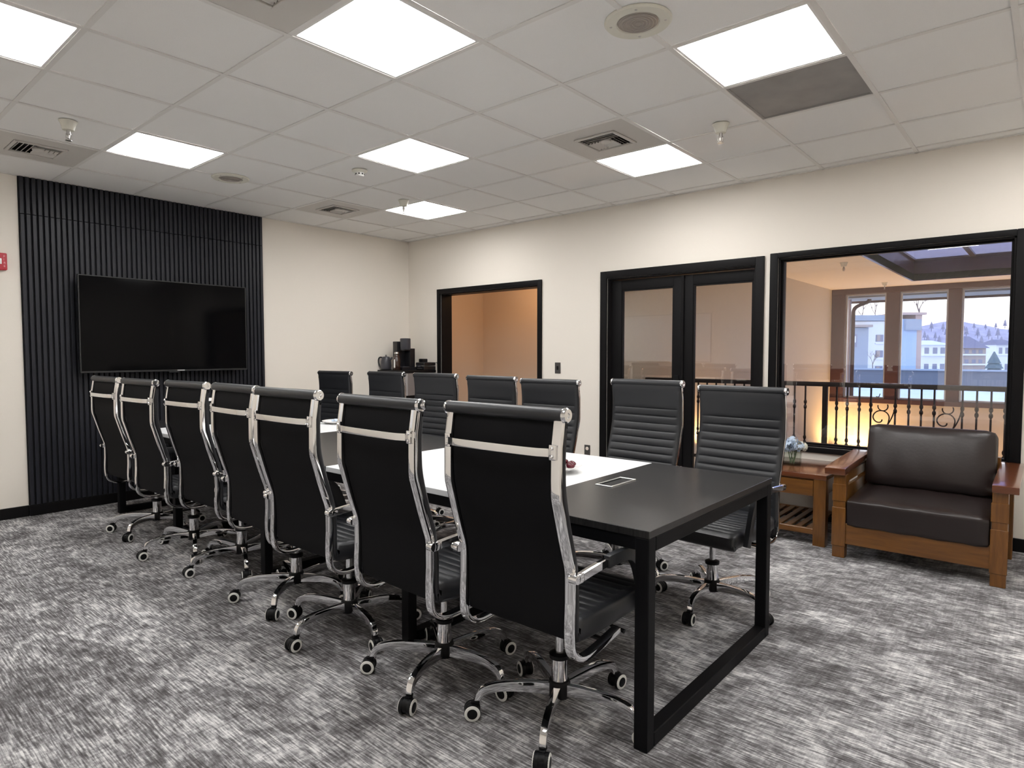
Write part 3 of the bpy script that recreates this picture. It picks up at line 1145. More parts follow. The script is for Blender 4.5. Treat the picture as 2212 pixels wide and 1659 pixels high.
# white mug
d = thing('mug', 'white mug with a handle behind the nearest chair, on the far table edge', 'mug', (4.10, -2.455, TZ + .0005), R(35))
MB().lathe([(.030, 0), (.036, .004), (.040, .04), (.041, .088), (.038, .088), (.036, .04), (.030, .008), (0, .007)], 28).build('cup', 'china', d)
MB().tube(chaikin([(.038, 0, .072), (.060, 0, .074), (.070, 0, .05), (.060, 0, .024), (.038, 0, .020)], 2), .0055, 8).build('handle', 'china', d)

# ------------------------------------------------------------------ corner cabinet and appliances
cb = thing('corner_cabinet', 'black topped grey cabinet standing in the room corner', 'cabinet', (0.02, -0.515, 0))
cw_, cdp, ch_ = .50, .495, 1.11
MB().box(0, cw_ - .02, .012, cdp, .06, ch_ - .03).build('carcass', 'plastic_black', cb, bevel=.002, seg=1)
MB().box(.02, cw_ - .05, .03, cdp - .02, 0, .06).build('plinth', 'plastic_black', cb, smooth=0)
MB().box(-.008, cw_ + .002, 0, cdp, ch_ - .03, ch_).build('top_board', 'plastic_black', cb, bevel=.003, seg=1)
MB().box(cw_ - .02, cw_, .05, cdp - .004, .815, ch_ - .034).build('side_panel', 'cabinet_grey', cb, bevel=.002, seg=1)
MB().box(cw_ - .02, cw_ + .001, .010, .048, .815, ch_ - .034).build('edge_strip', 'cabinet_edge', cb, bevel=.002, seg=1)
MB().box(cw_ - .02, cw_, .012, cdp - .004, .06, .775).build('side_panel', 'cabinet_grey', cb, bevel=.002, seg=1)
for z0, z1 in ((.07, .42), (.43, .78), (.79, 1.07)):
    f_ = MB().box(.006, cw_ - .026, 0.0, .012, z0, z1).build('drawer_front', 'appliance_grey', cb, bevel=.002, seg=1)
    MB().box(.19, .29, -.018, .0, z1 - .05, z1 - .038).build('pull', 'steel', f_, bevel=.003, seg=1)
CZ = ch_ + .0005
cm = thing('coffee_maker', 'tall black coffee maker on the corner cabinet', 'coffee maker', (.262, -.300, CZ), R(-6))
MB().box(-.105, .105, -.10, .10, 0, .035).build('base', 'appliance_black', cm, bevel=.008)
MB().box(-.105, -.015, -.095, .095, .035, .345).build('water_tank', 'appliance_black', cm, bevel=.008)
MB().lathe([(.060, .245), (.064, .255), (.064, .375), (.058, .382), (0, .382)], 24, (.040, -.01, 0)).build('brew_head', 'appliance_grey', cm)
MB().box(-.015, .095, .02, .09, .035, .260).build('rear_column', 'appliance_black', cm, bevel=.006)
MB().box(-.012, .092, -.06, .02, .232, .250).build('spout_block', 'appliance_black', cm, bevel=.006)
MB().box(-.005, .090, -.085, .015, .035, .043).build('drip_tray', 'appliance_grey', cm, bevel=.003, seg=1)
kt = thing('kettle', 'black electric kettle at the left end of the corner cabinet top', 'kettle', (.085, -.438, CZ), R(215))
MB().lathe([(.060, 0), (.066, .006), (.066, .012), (.062, .016)], 26).build('base_ring', 'appliance_black', kt)
MB().lathe([(.060, .016), (.066, .05), (.062, .10), (.050, .145), (.040, .160), (.0, .165)], 28).build('body', 'appliance_grey', kt)
MB().lathe([(.008, .163), (.010, .172), (.014, .180), (0, .184)], 14).build('lid_knob', 'steel', kt)
MB().tube(chaikin([(.045, 0, .150), (.085, 0, .155), (.098, 0, .11), (.085, 0, .05), (.062, 0, .035)], 2), .009, 8).build('handle', 'appliance_black', kt)
MB().tube([(-.045, 0, .12), (-.068, 0, .145), (-.078, 0, .150)], [.016, .012, .009], 10).build('spout', 'appliance_grey', kt)
cf = thing('carafe', 'dark brown glass carafe with a silver highlight before the coffee maker', 'carafe', (.300, -.450, CZ))
MB().lathe([(.040, 0), (.044, .006), (.046, .06), (.044, .12), (.034, .165), (.026, .185), (.028, .196), (0, .197)], 26).build('bottle', 'carafe_brown', cf)
MB().lathe([(.027, .192), (.030, .198), (.027, .215), (.012, .220), (0, .220)], 20).build('cap', 'steel', cf)
MB().box(-.009, .009, -.003, .003, .03, .13).build('glint_strip', 'wheel_white', cf, bevel=.002, seg=1, loc=(.012, -.0445, 0), rot=(0, 0, .27))  # pale strip stands in for the highlight on the glass
gd = thing('waffle_maker', 'low black hinged appliance at the right of the corner cabinet top', 'appliance', (.436, -.112, CZ), R(-4))
MB().box(-.085, .085, -.09, .09, 0, .045).build('lower_half', 'appliance_black', gd, bevel=.012, seg=3)
MB().box(-.085, .085, -.09, .09, .052, .092).build('upper_half', 'appliance_black', gd, bevel=.016, seg=3)
MB().box(-.02, .02, -.13, -.085, .035, .060).build('front_handle', 'appliance_grey', gd, bevel=.006)
MB().box(-.05, .05, -.093, -.088, .012, .024).build('trim_strip', 'steel', gd, smooth=0)
MB().box(-.085, -.01, -.04, .04, .092, .135).build('control_block', 'appliance_black', gd, bevel=.01)
MB().tube(chaikin([(.07, .07, .06), (.10, .09, .10), (.085, .12, .06), (.088, .13, .004)], 3), .003, 6).build('power_cord', 'appliance_black', gd)

# switch and outlet
sw = thing('light_switch', 'dark metal light switch plate between the doorway and the glazed doors', 'light switch', (2.344, 0, 1.158))
MB().box(-.036, .036, -.006, 0, -.057, .057).build('plate', 'switch_grey', sw, bevel=.003, seg=1)
MB().box(-.012, .012, -.011, -.005, -.020, .020).build('toggle', 'plastic_black', sw, bevel=.003, seg=1)
ol = thing('wall_outlet', 'small dark wall outlet plate low beside the glazed doors', 'outlet', (2.713, 0, .346))
MB().box(-.035, .035, -.006, 0, -.057, .045).build('plate', 'switch_grey', ol, bevel=.003, seg=1)
MB().lathe([(0, -.010), (.015, -.0098), (.018, -.006)], 20, (0, 0, .008), 'y').build('receptacle', 'outlet_ivory', ol)

# ------------------------------------------------------------------ side table with vase
sx0, sx1, sy0, sy1, sz = 4.47, 5.105, -.745, -.085, .487
stb = thing('side_table', 'orange oak side table with drawer and slatted shelf beside the armchair', 'side table', ((sx0 + sx1) / 2, (sy0 + sy1) / 2, 0))
cx, cy = stb.location.x, stb.location.y
hx, hy = (sx1 - sx0) / 2, (sy1 - sy0) / 2
MB().box(-hx, hx, -hy, hy, sz - .032, sz).build('table_top', 'cherry_top', stb, bevel=.006)
L_ = .078
for sgx in (-1, 1):
    for sgy in (-1, 1):
        xx = (hx - L_ - .003) if sgx > 0 else (-hx + .003)
        yy = (hy - L_ - .003) if sgy > 0 else (-hy + .003)
        MB().box(xx, xx + L_, yy, yy + L_, 0, sz - .032).build('leg', 'oak_orange', stb, bevel=.004, seg=2)
MB().box(-hx + L_, hx - L_, -hy + .022, hy - .022, sz - .150, sz - .034).build('apron', 'oak_orange_x', stb, bevel=.002, seg=1)
dw = MB().box(-hx + L_ + .006, hx - L_ - .006, -hy + .006, -hy + .030, sz - .150, sz - .044).build('drawer_front', 'oak_orange_x', stb, bevel=.005, seg=2)
MB().box(-hx + L_ - .01, hx - L_ + .01, -hy + .012, -hy + .04, .072, .112).build('shelf_rail', 'oak_orange_x', stb, bevel=.003, seg=1)
MB().box(-hx + L_ - .01, hx - L_ + .01, hy - .04, hy - .012, .072, .112).build('shelf_rail', 'oak_orange_x', stb, bevel=.003, seg=1)
for k in range(7):
    xx = -hx + L_ + .012 + k * .068
    MB().box(xx, xx + .040, -hy + .03, hy - .03, .095, .110).build('shelf_slat', 'oak_orange', stb, bevel=.002, seg=1)
for sgx in (-1, 1):
    xx = sgx * (hx - .04)
    MB().box(xx - .014, xx + .014, -hy + L_, hy - L_, sz - .150, sz - .034).build('side_apron', 'oak_orange', stb, bevel=.002, seg=1)

vz = thing('flower_vase', 'square glass vase of pale blue hydrangea on the side table', 'vase', (4.795, -.44, sz + .0005), R(12))
vz.scale = (1.15, 1.15, 1.15)
v = .052
g = MB()
g.box(-v, v, -v, v, 0, .012)
for a in ((-v, v, -v, -v + .005), (-v, v, v - .005, v), (-v, -v + .005, -v + .005, v - .005), (v - .005, v, -v + .005, v - .005)):
    g.box(*a, .012, .10)
g.build('glass', 'vase_glass', vz, smooth=0)
for k in range(7):
    a = k * .9
    MB().tube([(.012 * cos(a), .012 * sin(a), .014), (.02 * cos(a + 1), .02 * sin(a + 1), .06), (.03 * cos(a + 1.4), .03 * sin(a + 1.4), .115)], .0025, 5).build('stem', 'leaf_green', vz)
for k in range(9):
    a = k * 2.4
    rr = .062 * math.sqrt(k / 9)
    pz = .135 - .3 * rr + (.02 if k == 0 else 0)
    fl = MB()
    for j in range(26):
        u, w_ = random.uniform(-1, 1), random.uniform(0, 2 * pi)
        s_ = math.sqrt(1 - u * u)
        c_ = Vector((s_ * cos(w_), s_ * sin(w_), u))
        p_ = Vector((rr * cos(a), rr * sin(a), pz)) + c_ * .030
        t1 = c_.orthogonal().normalized()
        t2 = c_.cross(t1)
        for pk in range(4):
            an = pk * pi / 2 + j
            dd = t1 * cos(an) + t2 * sin(an)
            ee = t1 * -sin(an) + t2 * cos(an)
            fl.add([p_, p_ + dd * .008 + ee * .006 + c_ * .002, p_ + dd * .014 + c_ * .001, p_ + dd * .008 - ee * .006 + c_ * .002], [(0, 1, 2, 3)])
    fl.build('flower_head', 'petal_cream' if k in (3, 6, 8) else 'petal_blue', vz, smooth=0)

# ------------------------------------------------------------------ armchair
ac = thing('armchair', 'oak framed armchair with dark brown leather cushions under the window', 'armchair', (5.625, -.90, 0), R(0))
AX = .405                      # centre of side frames
for sg in (-1, 1):
    # front post with stepped blocks
    x0 = sg * AX - .036
    fp = MB().box(x0, x0 + .072, 0, .072, 0, .535).build('front_post', 'oak_orange', ac, bevel=.003, seg=1)
    for z0, z1 in ((.075, .325), (.365, .475)):
        MB().box(x0 - .004, x0 + .076, -.006, .0, z0, z1).build('post_block', 'oak_orange', fp, bevel=.003, seg=1)
    MB().box(x0, x0 + .072, .66, .73, 0, .55).build('back_post', 'oak_orange', ac, bevel=.003, seg=1)
    # arm board, dropping slightly to the front
    ax0, ax1 = (sg * AX - .038, sg * AX + .082) if sg > 0 else (sg * AX - .082, sg * AX + .038)
    ar = MB()
    pr_ = [(-.03, .555), (.02, .563), (.35, .575), (.75, .585)]
    cxm, hwm = (ax0 + ax1) / 2, (ax1 - ax0) / 2
    ar.strip(chaikin(pr_, 1), lambda y, z, w_, cxm=cxm: (cxm + w_, y, z), hwm, .042)
    ar.build('arm_board', 'cherry_top', ac, bevel=.006, seg=2, smooth=40)
    # side slats and rails
    MB().box(sg * AX - .016, sg * AX + .016, .072, .66, .47, .535).build('side_rail', 'oak_orange', ac, bevel=.003, seg=1)
    MB().box(sg * AX - .016, sg * AX + .016, .072, .66, .11, .225).build('side_rail', 'oak_orange', ac, bevel=.003, seg=1)
    MB().box(sg * AX - .012, sg * AX + .012, .072, .66, .33, .44).build('side_rail', 'oak_orange', ac, bevel=.003, seg=1)
MB().box(-AX + .036, AX - .036, .004, .040, .092, .225).build('front_rail', 'oak_orange_x', ac, bevel=.004, seg=1)
MB().box(-AX + .036, AX - .036, .69, .725, .10, .225).build('back_rail', 'oak_orange_x', ac, bevel=.004, seg=1)
MB().box(-AX + .036, AX - .036, .69, .725, .55, .64).build('back_rail', 'oak_orange_x', ac, bevel=.004, seg=1)


def cushion(name, sx, sy, sz_, puff, parent, loc, rot, mat='leather_brown', rad=.035):
    """soft box: rounded edges, bulged faces"""
    bm = bmesh.new()
    bmesh.ops.create_cube(bm, size=1.0)
    bmesh.ops.subdivide_edges(bm, edges=bm.edges, cuts=11, use_grid_fill=True)
    for v in bm.verts:
        x, y, z = v.co
        ax, ay, az = abs(x) * 2, abs(y) * 2, abs(z) * 2
        px, py, pz = x * sx, y * sy, z * sz_
        # rounded box
        q = Vector((max(abs(px) - (sx / 2 - rad), 0), max(abs(py) - (sy / 2 - rad), 0), max(abs(pz) - (sz_ / 2 - rad), 0)))
        if q.length > rad:
            q = q.normalized() * rad
        nx = math.copysign(min(abs(px), sx / 2 - rad) + q.x, px)
        ny = math.copysign(min(abs(py), sy / 2 - rad) + q.y, py)
        nz = math.copysign(min(abs(pz), sz_ / 2 - rad) + q.z, pz)
        bulge = puff * (1 - ax ** 2.5) * (1 - ay ** 2.5)
        nz += math.copysign(bulge * az, z) if az > .5 else 0
        wr_ = .003 * sin(px * 31 + py * 17) * (az > .9)
        v.co = (nx, ny, nz + wr_)
    me = bpy.data.meshes.new(name)
    bm.to_mesh(me)
    bm.free()
    me.polygons.foreach_set('use_smooth', [True] * len(me.polygons))
    me.materials.append(MATS[mat])
    o = bpy.data.objects.new(name, me)
    COL.objects.link(o)
    o.parent = parent
    o.location = loc
    o.rotation_euler = rot
    return o


cushion('seat_cushion', .728, .62, .175, .012, ac, (0, .295, .312), (R(3), 0, 0), rad=.022)
cushion('back_cushion', .712, .42, .17, .030, ac, (0, .560, .605), (R(76), 0, 0), rad=.045)

# ------------------------------------------------------------------ whiteboard on the back wall (seen mirrored in the door glass)
wbd = thing('whiteboard', 'large white board on the back wall, seen mirrored in the glazed doors', 'whiteboard', (0.0, YB, 1.15))
MB().box(-1.21, 1.21, 0, .014, 0.0, .92).build('board', 'whiteboard', wbd, smooth=0)
f = MB()
f.box(-1.23, 1.23, 0, .02, -.02, 0).box(-1.23, 1.23, 0, .02, .92, .94).box(-1.23, -1.21, 0, .02, 0, .92).box(1.21, 1.23, 0, .02, 0, .92)
f.build('frame', 'alu', wbd, bevel=.002, seg=1)
MB().box(-.5, .5, .02, .08, -.02, -.005).build('pen_tray', 'alu', wbd, bevel=.002, seg=1)

# ------------------------------------------------------------------ hallway behind the open doorway
HX0, HX1, HY1, HZ = -.10, 2.72, 1.50, 2.45
hw_ = MB()
hw_.box(HX0 - .1, HX0, T, HY1, 0, HZ).box(HX0 - .1, HX1 + .1, HY1, HY1 + .1, 0, HZ).box(HX1, HX1 + .1, T, HY1, 0, HZ)
struct(hw_.build('wall_hallway', 'hall_paint', smooth=0))
struct(MB().box(HX0 - .1, HX1 + .1, T, HY1 + .1, -.1, 0).build('floor_hallway', 'carpet', smooth=0))
struct(MB().box(HX0 - .1, HX1 + .1, T, HY1 + .1, HZ, HZ + .1).build('ceiling_hallway', 'lobby_ceiling', smooth=0))
hl = thing('hallway_light', 'warm round ceiling lamp inside the hallway behind the doorway', 'ceiling light', (1.15, .85, HZ))
MB().lathe([(.15, 0), (.15, -.02), (.12, -.055), (0, -.07)], 28).build('shade', 'warm_bulb', hl)
ld = bpy.data.lights.new('hallway_lamp', 'POINT')
ld.energy = 6.5
ld.color = (1.0, .58, .30)
ld.shadow_soft_size = .12
lo = bpy.data.objects.new('hallway_lamp', ld)
COL.objects.link(lo)
lo.parent = hl
lo.location = (0, 0, -.20)

# ------------------------------------------------------------------ stairwell lobby beyond the glazed doors and window
LX0, LX1, LY1, LZ, LF = 2.93, 8.4, 8.22, 2.5275, -2.6
struct(MB().box(LX0 - .1, LX0, T, LY1 + .2, LF, LZ + .1).build('wall_stairwell_left', 'lobby_paper', smooth=0))
struct(MB().box(LX1, LX1 + .1, T, LY1 + .2, LF, LZ + .1).build('wall_stairwell_right', 'lobby_paper', smooth=0))
# far wall with a run of windows
EW = (3.10, 8.0, .40, 2.50)
fwl = MB()
fwl.box(LX0, EW[0], LY1, LY1 + .2, LF, LZ + .1).box(EW[0], EW[1], LY1, LY1 + .2, LF, EW[2]).box(EW[0], EW[1], LY1, LY1 + .2, EW[3], LZ + .1).box(EW[1], LX1, LY1, LY1 + .2, LF, LZ + .1)
struct(fwl.build('wall_stairwell_far', 'lobby_paper', smooth=0))
struct(MB().box(LX0, LX1, T, .98, -.2, 0).build('floor_landing', 'landing_carpet', smooth=0))
struct(MB().box(LX0, LX1, T, LY1, LF - .1, LF).build('floor_stairwell', 'lobby_paper', smooth=0))
# ceiling with a skylight well
SK = (4.40, 7.6, 2.4, 7.27)
cl = MB()
cl.box(LX0, SK[0], T, LY1, LZ, LZ + .1).box(SK[1], LX1, T, LY1, LZ, LZ + .1).box(SK[0], SK[1], T, SK[2], LZ, LZ + .1).box(SK[0], SK[1], SK[3], LY1, LZ, LZ + .1)
struct(cl.build('ceiling_stairwell', 'lobby_ceiling', smooth=0))
sk = thing('skylight', 'dark brown framed skylight well in the stairwell ceiling beyond the window', 'skylight', (SK[0], SK[2], LZ))
kx, ky, kh = SK[1] - SK[0], SK[3] - SK[2], .335
kp = .03
for bx in ((-kp, 0, -kp, ky + kp), (kx, kx + kp, -kp, ky + kp), (0, kx, -kp, 0), (0, kx, ky, ky + kp)):
    MB().box(bx[0], bx[1], bx[2], bx[3], -.012, kh).build('well_board', 'beam_brown', sk, smooth=0)
for k_ in range(5):
    xx = kx * k_ / 4
    MB().box(xx - .035, xx + .035, 0, ky, kh - .02, kh + .012).build('glazing_bar', 'beam_brown', sk, smooth=0)
for k_ in range(4):
    yy = ky * k_ / 3
    MB().box(0, kx, yy - .03, yy + .03, kh - .015, kh + .010).build('glazing_bar', 'beam_brown', sk, smooth=0)
for i in range(4):
    for j in range(3):
        MB().box(kx * i / 4 + .03, kx * (i + 1) / 4 - .03, ky * j / 3 + .03, ky * (j + 1) / 3 - .03, kh, kh + .006).build('pane', 'skylight_glass', sk, smooth=0)

# exterior windows
win = MB()
wz0, wz1 = EW[2], EW[3]
verts_x = [(2.93, 3.165), (3.85, 4.065), (4.795, 4.985), (5.72, 5.91), (6.65, 6.85), (7.6, 8.0)]
win.box(LX0, EW[1], LY1 - .06, LY1 + .12, wz1 - .075, wz1 + .0275).box(LX0, EW[1], LY1 - .07, LY1 + .12, wz0 - .03, wz0 + .055)
for a, c in verts_x:
    win.box(a, c, LY1 - .05, LY1 + .12, wz0, wz1)
wo2 = struct(win.build('window_2', 'window_brown', bevel=.006, seg=1))
for (a, c), (a2, c2) in zip(verts_x[:-1], verts_x[1:]):
    s_ = MB()
    for q in ((c, c + .03, wz0 + .05, wz1 - .075), (a2 - .03, a2, wz0 + .05, wz1 - .075), (c + .03, a2 - .03, wz0 + .05, wz0 + .085), (c + .03, a2 - .03, wz1 - .105, wz1 - .075)):
        s_.box(q[0], q[1], LY1 + .02, LY1 + .07, q[2], q[3])
    s_.build('sash', 'alu', wo2, smooth=0)
    MB().box(c + .02, a2 - .02, LY1 + .045, LY1 + .051, wz0 + .07, wz1 - .085).build('pane', 'ext_glass', wo2, smooth=0)
# window opener on the first sash
op = MB().tube([(3.72, LY1 - .01, .49), (3.77, LY1 - .03, .49), (3.79, LY1 - .05, .55)], .008, 6)
op.build('crank_handle', 'iron', wo2)

# iron railing
RY = .80
rl = thing('stair_railing', 'black wrought iron railing with scrolls beyond the glazed doors and window', 'railing', (LX0, RY, 0))
rx = lambda x: x - LX0
MB().box(0, LX1 - LX0, -.026, .026, 1.012, 1.052).build('top_rail', 'iron', rl, bevel=.008, seg=2)
MB().box(0, LX1 - LX0, -.016, .016, .255, .285).build('bottom_rail', 'iron', rl, bevel=.003, seg=1)
bal = None
bx_ = [3.053 + .0925 * k for k in range(17)] + [4.792, 4.876, 4.97, 5.058, 5.238, 5.334, 5.421, 5.509, 5.694, 5.785, 5.874, 5.961, 6.14, 6.23, 6.32, 6.41]
for x in bx_:
    if abs(x - 4.698) < .05 or x > 4.6 and x < 4.75:
        continue
    if bal is None:
        b_ = MB()
        b_.box(-.0065, .0065, -.0065, .0065, .28, 1.015)
        for zc in (.868, .822, .545, .500):
            b_.lathe([(.007, -.020), (.013, -.010), (.014, 0), (.013, .010), (.007, .020)], 10, (0, 0, zc))
        bal = b_.build('baluster', 'iron', rl, loc=(rx(x), 0, 0))
    else:
        inst(bal, parent=rl, loc=(rx(x), 0, 0))
for x in (2.96, 4.698, 6.6):
    MB().box(-.02, .02, -.02, .02, -.2, 1.02).build('post', 'iron', rl, bevel=.003, seg=1, loc=(rx(x), 0, 0))
for x in (5.148, 5.601):
    sc = MB()
    big, small = [], []
    for i in range(44):
        f_ = i / 43
        a = -pi * .10 + f_ * pi * 1.95          # from lower right, over the top, into the curl
        r_ = .060 if f_ < .55 else .060 - .042 * (f_ - .55) / .45
        cx_ = -.012 - (.0 if f_ < .55 else .010 * (f_ - .55) / .45)
        big.append((cx_ + r_ * cos(a), 0, .762 - .012 * max(0, f_ - .5) + r_ * sin(a)))
    sc.tube(big, .0052, 6)
    for i in range(26):
        a = pi * .92 + i / 25 * pi * 1.25
        small.append((.0 + .037 * cos(a), 0, .858 + .037 * sin(a)))
    sc.tube(small, .0048, 6)
    sc.tube(chaikin([(.088, 0, .88), (.086, 0, .83), (.060, 0, .745), (.022, 0, .678), (-.02, 0, .60), (-.04, 0, .50), (-.02, 0, .42), (.02, 0, .34), (.02, 0, .28)], 3), .0052, 6)
    sc.tube(chaikin([(.046, 0, .745), (.042, 0, .72), (.022, 0, .678)], 2), .0052, 6)
    sc.build('scroll', 'iron', rl, loc=(rx(x), 0, 0))

# warm uplights
for (x, y, z, pw, lab) in ((LX0 + .14, 2.20, .10, 30, 'warm wall uplight glowing beside the railing, seen through the glazed door'),
                           (LX0 + .50, LY1 - .40, -.75, 110, 'warm wall uplight low in the far stairwell corner'),
                           (6.4, LY1 - .40, -1.1, 90, 'warm wall uplight below the stairwell windows')):
    u = thing('wall_uplight', lab, 'wall lamp', (x, y, z), 0, 'stairwell uplights')
    MB().lathe([(.02, -.06), (.05, -.05), (.07, .0), (.075, .03), (.070, .03), (.060, .0), (.04, -.035), (0, -.04)], 22).build('bowl', 'iron', u)
    MB().ico((0, 0, .005), .03, 2).build('bulb', 'warm_bulb', u)
    if x < 4:
        br = MB().box(-.14 if x < 3.4 else -.50, -.05, -.012, .012, -.03, -.01)
    else:
        br = MB().box(-.012, .012, .05, .35, -.03, -.01)
    br.build('bracket', 'iron', u)
    ld = bpy.data.lights.new('uplight', 'SPOT')
    ld.energy = pw * 1.6
    ld.color = (1.0, .60, .27)
    ld.spot_size = R(150)
    ld.spot_blend = .6
    ld.shadow_soft_size = .06
    lo = bpy.data.objects.new('uplight', ld)
    COL.objects.link(lo)
    lo.parent = u
    lo.location = (0, 0, .04)
    lo.rotation_euler = (pi, 0, 0)
sprinkler(4.046, 4.176, LZ, 'stairwell ceiling sprinkler beyond the window, beside the skylight')
sprinkler(3.969, 7.315, LZ, 'small stairwell sprinkler at the head of the outside windows')

# ------------------------------------------------------------------ outdoors
MB().box(-260, 260, 18.2, 520, -6.0, -5.0).build('ground', 'ext_ground', smooth=0)
bpy.data.objects['ground']['kind'] = 'structure'
rf = thing('flat_roof', 'snow covered flat roof just outside the stairwell windows', 'roof', (2, 8.8, .20))
MB().box(-16, 14, -.35, 9.4, -.3, 0).build('snow_layer', 'snow', rf, smooth=0)
MB().box(-16, 14, 9.4, 9.8, -.8, .56).build('parapet', 'parapet', rf, smooth=0)
MB().box(-16, 14, 9.3, 9.9, .56, .60).build('coping', 'ext_grey', rf, smooth=0)
# eave and downspout
ev = thing('roof_eave', 'pale eave soffit above the stairwell windows outside', 'eave', (5, LY1 + .2, 2.37))
MB().box(-3.2, 3.4, 0, .9, 0, .12).build('soffit', 'soffit_grey', ev, smooth=0)
MB().box(-3.2, 3.4, .9, 1.0, -.04, .16).build('fascia', 'window_brown', ev, smooth=0)
ds = thing('downspout', 'brown rain downspout with a bent top outside the first stairwell window', 'downspout', (3.175, LY1 + .58, .20))
MB().tube(chaikin([(.255, .1, 2.17), (.255, .1, 2.13), (.20, .07, 2.10), (.05, 0, 2.03), (0, 0, 1.96), (0, 0, 1.85), (0, 0, 0)], 3), .036, 10).build('pipe', 'window_brown', ds)
MB().box(-.14, -.05, -.06, .06, 0, 2.17).build('corner_board', 'ext_cap', ds, smooth=0)


def facing(name, label, cat, px, py, depth, group=None):
    p = at_depth(px, py, depth)
    return thing(name, label, cat, p, YAW - pi / 2, group), depth / F_PX


# hotel: local x right, y away, z up; m = metres per photo pixel at that distance
ht, m = facing('hotel_building', 'white and blue hotel block with a flat brown roof edge outside the window', 'building', 1836, 803, 110)
q = lambda px: (px - 1836) * m
zq = lambda py: (803 - py) * m


def slab(par, name, mat, x0, x1, y0, y1, d0=0.0, d1=6.0):
    return MB().box(q(x0), q(x1), d0, d1, zq(y1), zq(y0)).build(name, mat, par, smooth=0)


slab(ht, 'wall', 'ext_white', 1820, 1960, 694, 840, 1, 10)
slab(ht, 'roof_band', 'ext_grey', 1820, 1925, 681, 693, 0.5, 10)
slab(ht, 'wall', 'ext_blue', 1942, 1973, 690, 840, -.6, 10)
slab(ht, 'wall', 'ext_grey', 1838, 1876, 708, 840, .3, 4)
slab(ht, 'sign_board', 'ext_grey', 1945, 1978, 691, 714, -1.2, -.6)
slab(ht, 'wall', 'ext_cap', 1972, 1986, 680, 840, -.3, 10)
slab(ht, 'roof_edge', 'ext_cap', 1940, 1992, 676, 681, -.8, 10)
slab(ht, 'canopy', 'ext_tan', 1838, 1879, 702, 707, -.6, 2)
for (x0, y0) in ((1897, 723), (1897, 757), (1897, 791)):
    f_ = slab(ht, 'window', 'ext_dark', x0, x0 + 16, y0, y0 + 15, .9, 1.2)
    MB().box(q(x0 + 2), q(x0 + 9), .85, .9, zq(y0 + 14), zq(y0 + 1)).build('blind', 'ext_tan', f_, smooth=0)
    slab(ht, 'sill', 'ext_white', x0 - 2, x0 + 17, y0 + 18, y0 + 20, .6, 1)
f_ = slab(ht, 'window', 'ext_dark', 1842, 1851, 722, 750, .2, .4)
MB().box(q(1844), q(1848), .15, .2, zq(740), zq(726)).build('blind', 'ext_white', f_, smooth=0)


# houses on the slope
def house(lab, px0, px1, py0, py1, depth, wallm, roofm, pitch_px, rows):
    h_, mm = facing('house', lab, 'house', (px0 + px1) / 2, py1, depth, 'houses on the far slope')
    wpx, hpx = (px1 - px0) * mm / 2, (py1 - py0) * mm
    MB().box(-wpx, wpx, 0, 8, 0, hpx).build('wall', wallm, h_, smooth=0)
    rp = MB()
    e2 = wpx * 1.08
    ph = pitch_px * mm
    rp.add([(-e2, -1, hpx), (e2, -1, hpx), (e2, 9, hpx), (-e2, 9, hpx), (-e2 * .5, 4, hpx + ph), (e2 * .5, 4, hpx + ph)],
           [(0, 1, 5, 4), (2, 3, 4, 5), (1, 2, 5), (3, 0, 4), (0, 3, 2, 1)])
    rp.build('roof', roofm, h_, smooth=0)
    for r_ in range(rows):
        zz = hpx * (r_ + .45) / rows
        MB().box(-wpx * 1.03, wpx * 1.03, -.9, 0, zz - .5, zz - .15).build('balcony_ledge', 'snow', h_, smooth=0)
        for k in (-.6, 0, .55):
            MB().box(wpx * (k - .16), wpx * (k + .16), -.05, 0, zz, zz + hpx / rows * .38).build('window', 'ext_dark', h_, smooth=0)
    return h_


house('pale apartment house with snowy balconies right of the hotel', 1988, 2048, 745, 815, 150, 'ext_white', 'snow', 10, 2)
house('grey house with a wide dark roof in the right window', 2076, 2128, 752, 815, 160, 'ext_tan', 'ext_roof', 26, 3)
house('distant pale house at the right end of the window view', 2150, 2196, 745, 815, 210, 'ext_white', 'ext_roof', 12, 2)

# hillside
hp = at_depth(2060, 800, 330)
hm = MB()
nx_, ny_ = 60, 16
vs_, fs = [], []
for j in range(ny_):
    for i in range(nx_):
        u = (i / (nx_ - 1) - .5) * 420
        v_ = j / (ny_ - 1)
        zz = -14 + 40 * (v_ ** .8) + 2.5 * sin(i * .7 + j) * v_ + 5 * v_ * sin(i * .17 + 1.0)
        vs_.append((u, v_ * 140, zz))
for j in range(ny_ - 1):
    for i in range(nx_ - 1):
        a = j * nx_ + i
        fs.append((a, a + 1, a + nx_ + 1, a + nx_))
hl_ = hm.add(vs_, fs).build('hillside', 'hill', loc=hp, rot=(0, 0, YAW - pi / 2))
tag(hl_, 'hazy wooded hillside behind the houses outside the window', 'hill')
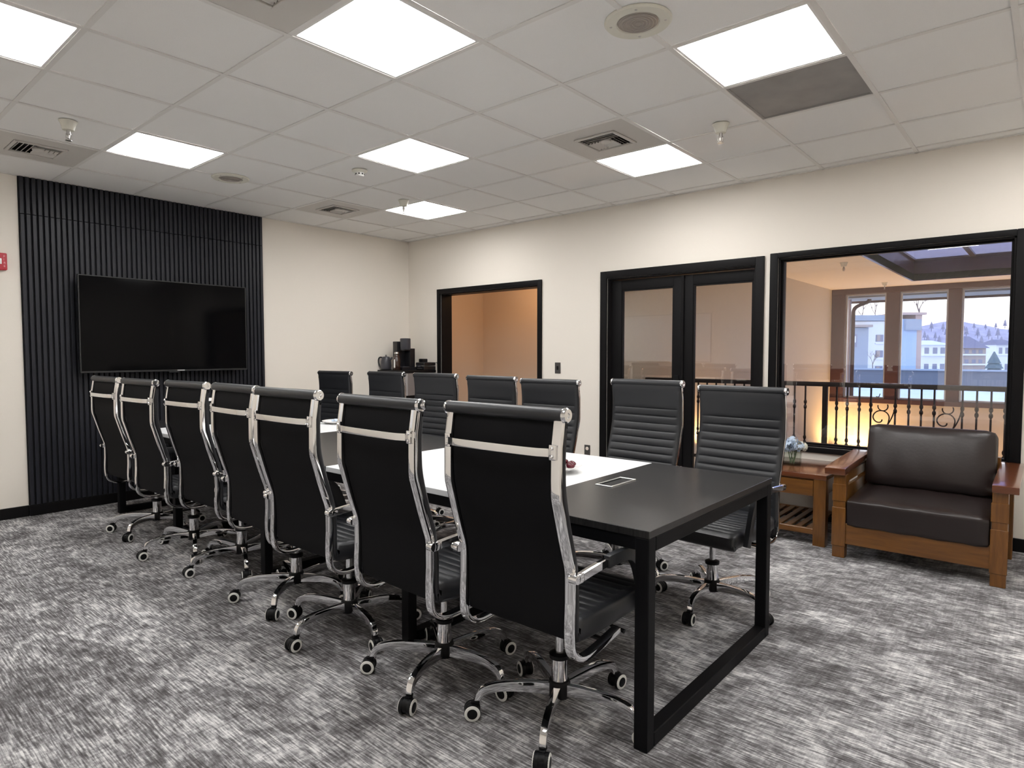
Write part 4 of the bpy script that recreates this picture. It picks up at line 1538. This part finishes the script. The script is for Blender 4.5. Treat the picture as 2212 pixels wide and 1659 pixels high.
# conifers on the crest and slope
con = None
random.seed(3)
for k in range(27):
    px = 1990 + k * 7.6 + random.uniform(-2, 2)
    row = k % 3
    py = 706 + row * 16 + random.uniform(-4, 4) - (px - 1990) * .04
    dep = 420 - row * 40
    p = at_depth(px, py + 8, dep)
    lab = ('small hazy conifer on the hillside crest' if row == 0 else 'hazy conifer half way up the hillside' if row == 1 else 'hazy conifer low on the hillside')
    if con is None:
        b_ = MB()
        for q_, (r_, z0_, z1_) in enumerate(((2.0, 0.5, 3.2), (1.6, 2.0, 4.8), (1.1, 3.6, 6.6))):
            b_.cyl((0, 0, z0_), (0, 0, z1_), r_, .05, 7)
        b_.cyl((0, 0, -2), (0, 0, .8), .3, .3, 5)
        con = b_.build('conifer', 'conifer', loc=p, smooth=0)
        con.scale = (.6, .6, .6)
        o = con
    else:
        o = inst(con, loc=p, rot=(0, 0, k), scale=[random.uniform(.45, .8)] * 3)
    tag(o, lab, 'tree', lab.replace('small ', '') + ' trees')
dk = at_depth(2146, 812, 120)
b_ = MB()
for r_, z0_, z1_ in ((1.7, .3, 2.6), (1.5, 1.4, 3.6), (1.1, 2.4, 4.6)):
    b_.cyl((0, 0, z0_), (0, 0, z1_), r_, .1, 9)
b_.cyl((0, 0, -1), (0, 0, .5), .2, .2, 6)
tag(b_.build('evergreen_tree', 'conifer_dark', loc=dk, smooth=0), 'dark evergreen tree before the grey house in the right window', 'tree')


# bare trees
def bare_tree(px, py, depth, hgt, lab, seed):
    random.seed(seed)
    p = at_depth(px, py, depth)
    b_ = MB()

    def grow(a, d_, ln, r_, lev):
        e_ = a + d_ * ln
        mid = a + d_ * ln * .5 + Vector((random.uniform(-1, 1), random.uniform(-1, 1), 0)) * ln * .05
        b_.tube([a, mid, e_], [r_, r_ * .85, r_ * .65], 4, False)
        if lev == 0:
            return
        for _ in range(3):
            nd = (d_ + Vector((random.uniform(-1, 1), random.uniform(-1, 1), random.uniform(-.1, .6))) * .75).normalized()
            grow(a + d_ * ln * random.uniform(.55, 1.0), nd, ln * random.uniform(.55, .78), r_ * .55, lev - 1)
    if p.z > -4.8:
        b_.tube([(0, 0, -5.0 - p.z), (0, 0, 0)], [hgt * .02, hgt * .013], 6)
    grow(Vector((0, 0, 0)), Vector((0, 0, 1)), hgt * .36, hgt * .019, 4)
    tag(b_.build('bare_tree', 'bark', loc=p, smooth=0), lab, 'tree', 'bare winter trees')


bare_tree(1985, 700, 125, 8.5, 'bare winter tree rising behind the hotel roof edge', 5)
bare_tree(1890, 700, 126, 7.0, 'bare winter tree above the hotel roof in the first window', 9)
bare_tree(1862, 700, 150, 7.4, 'bare winter tree at the left behind the hotel roof, near the downspout', 12)
bare_tree(1884, 803, 100, 4.2, 'low bare shrub tree before the white hotel wall', 15)
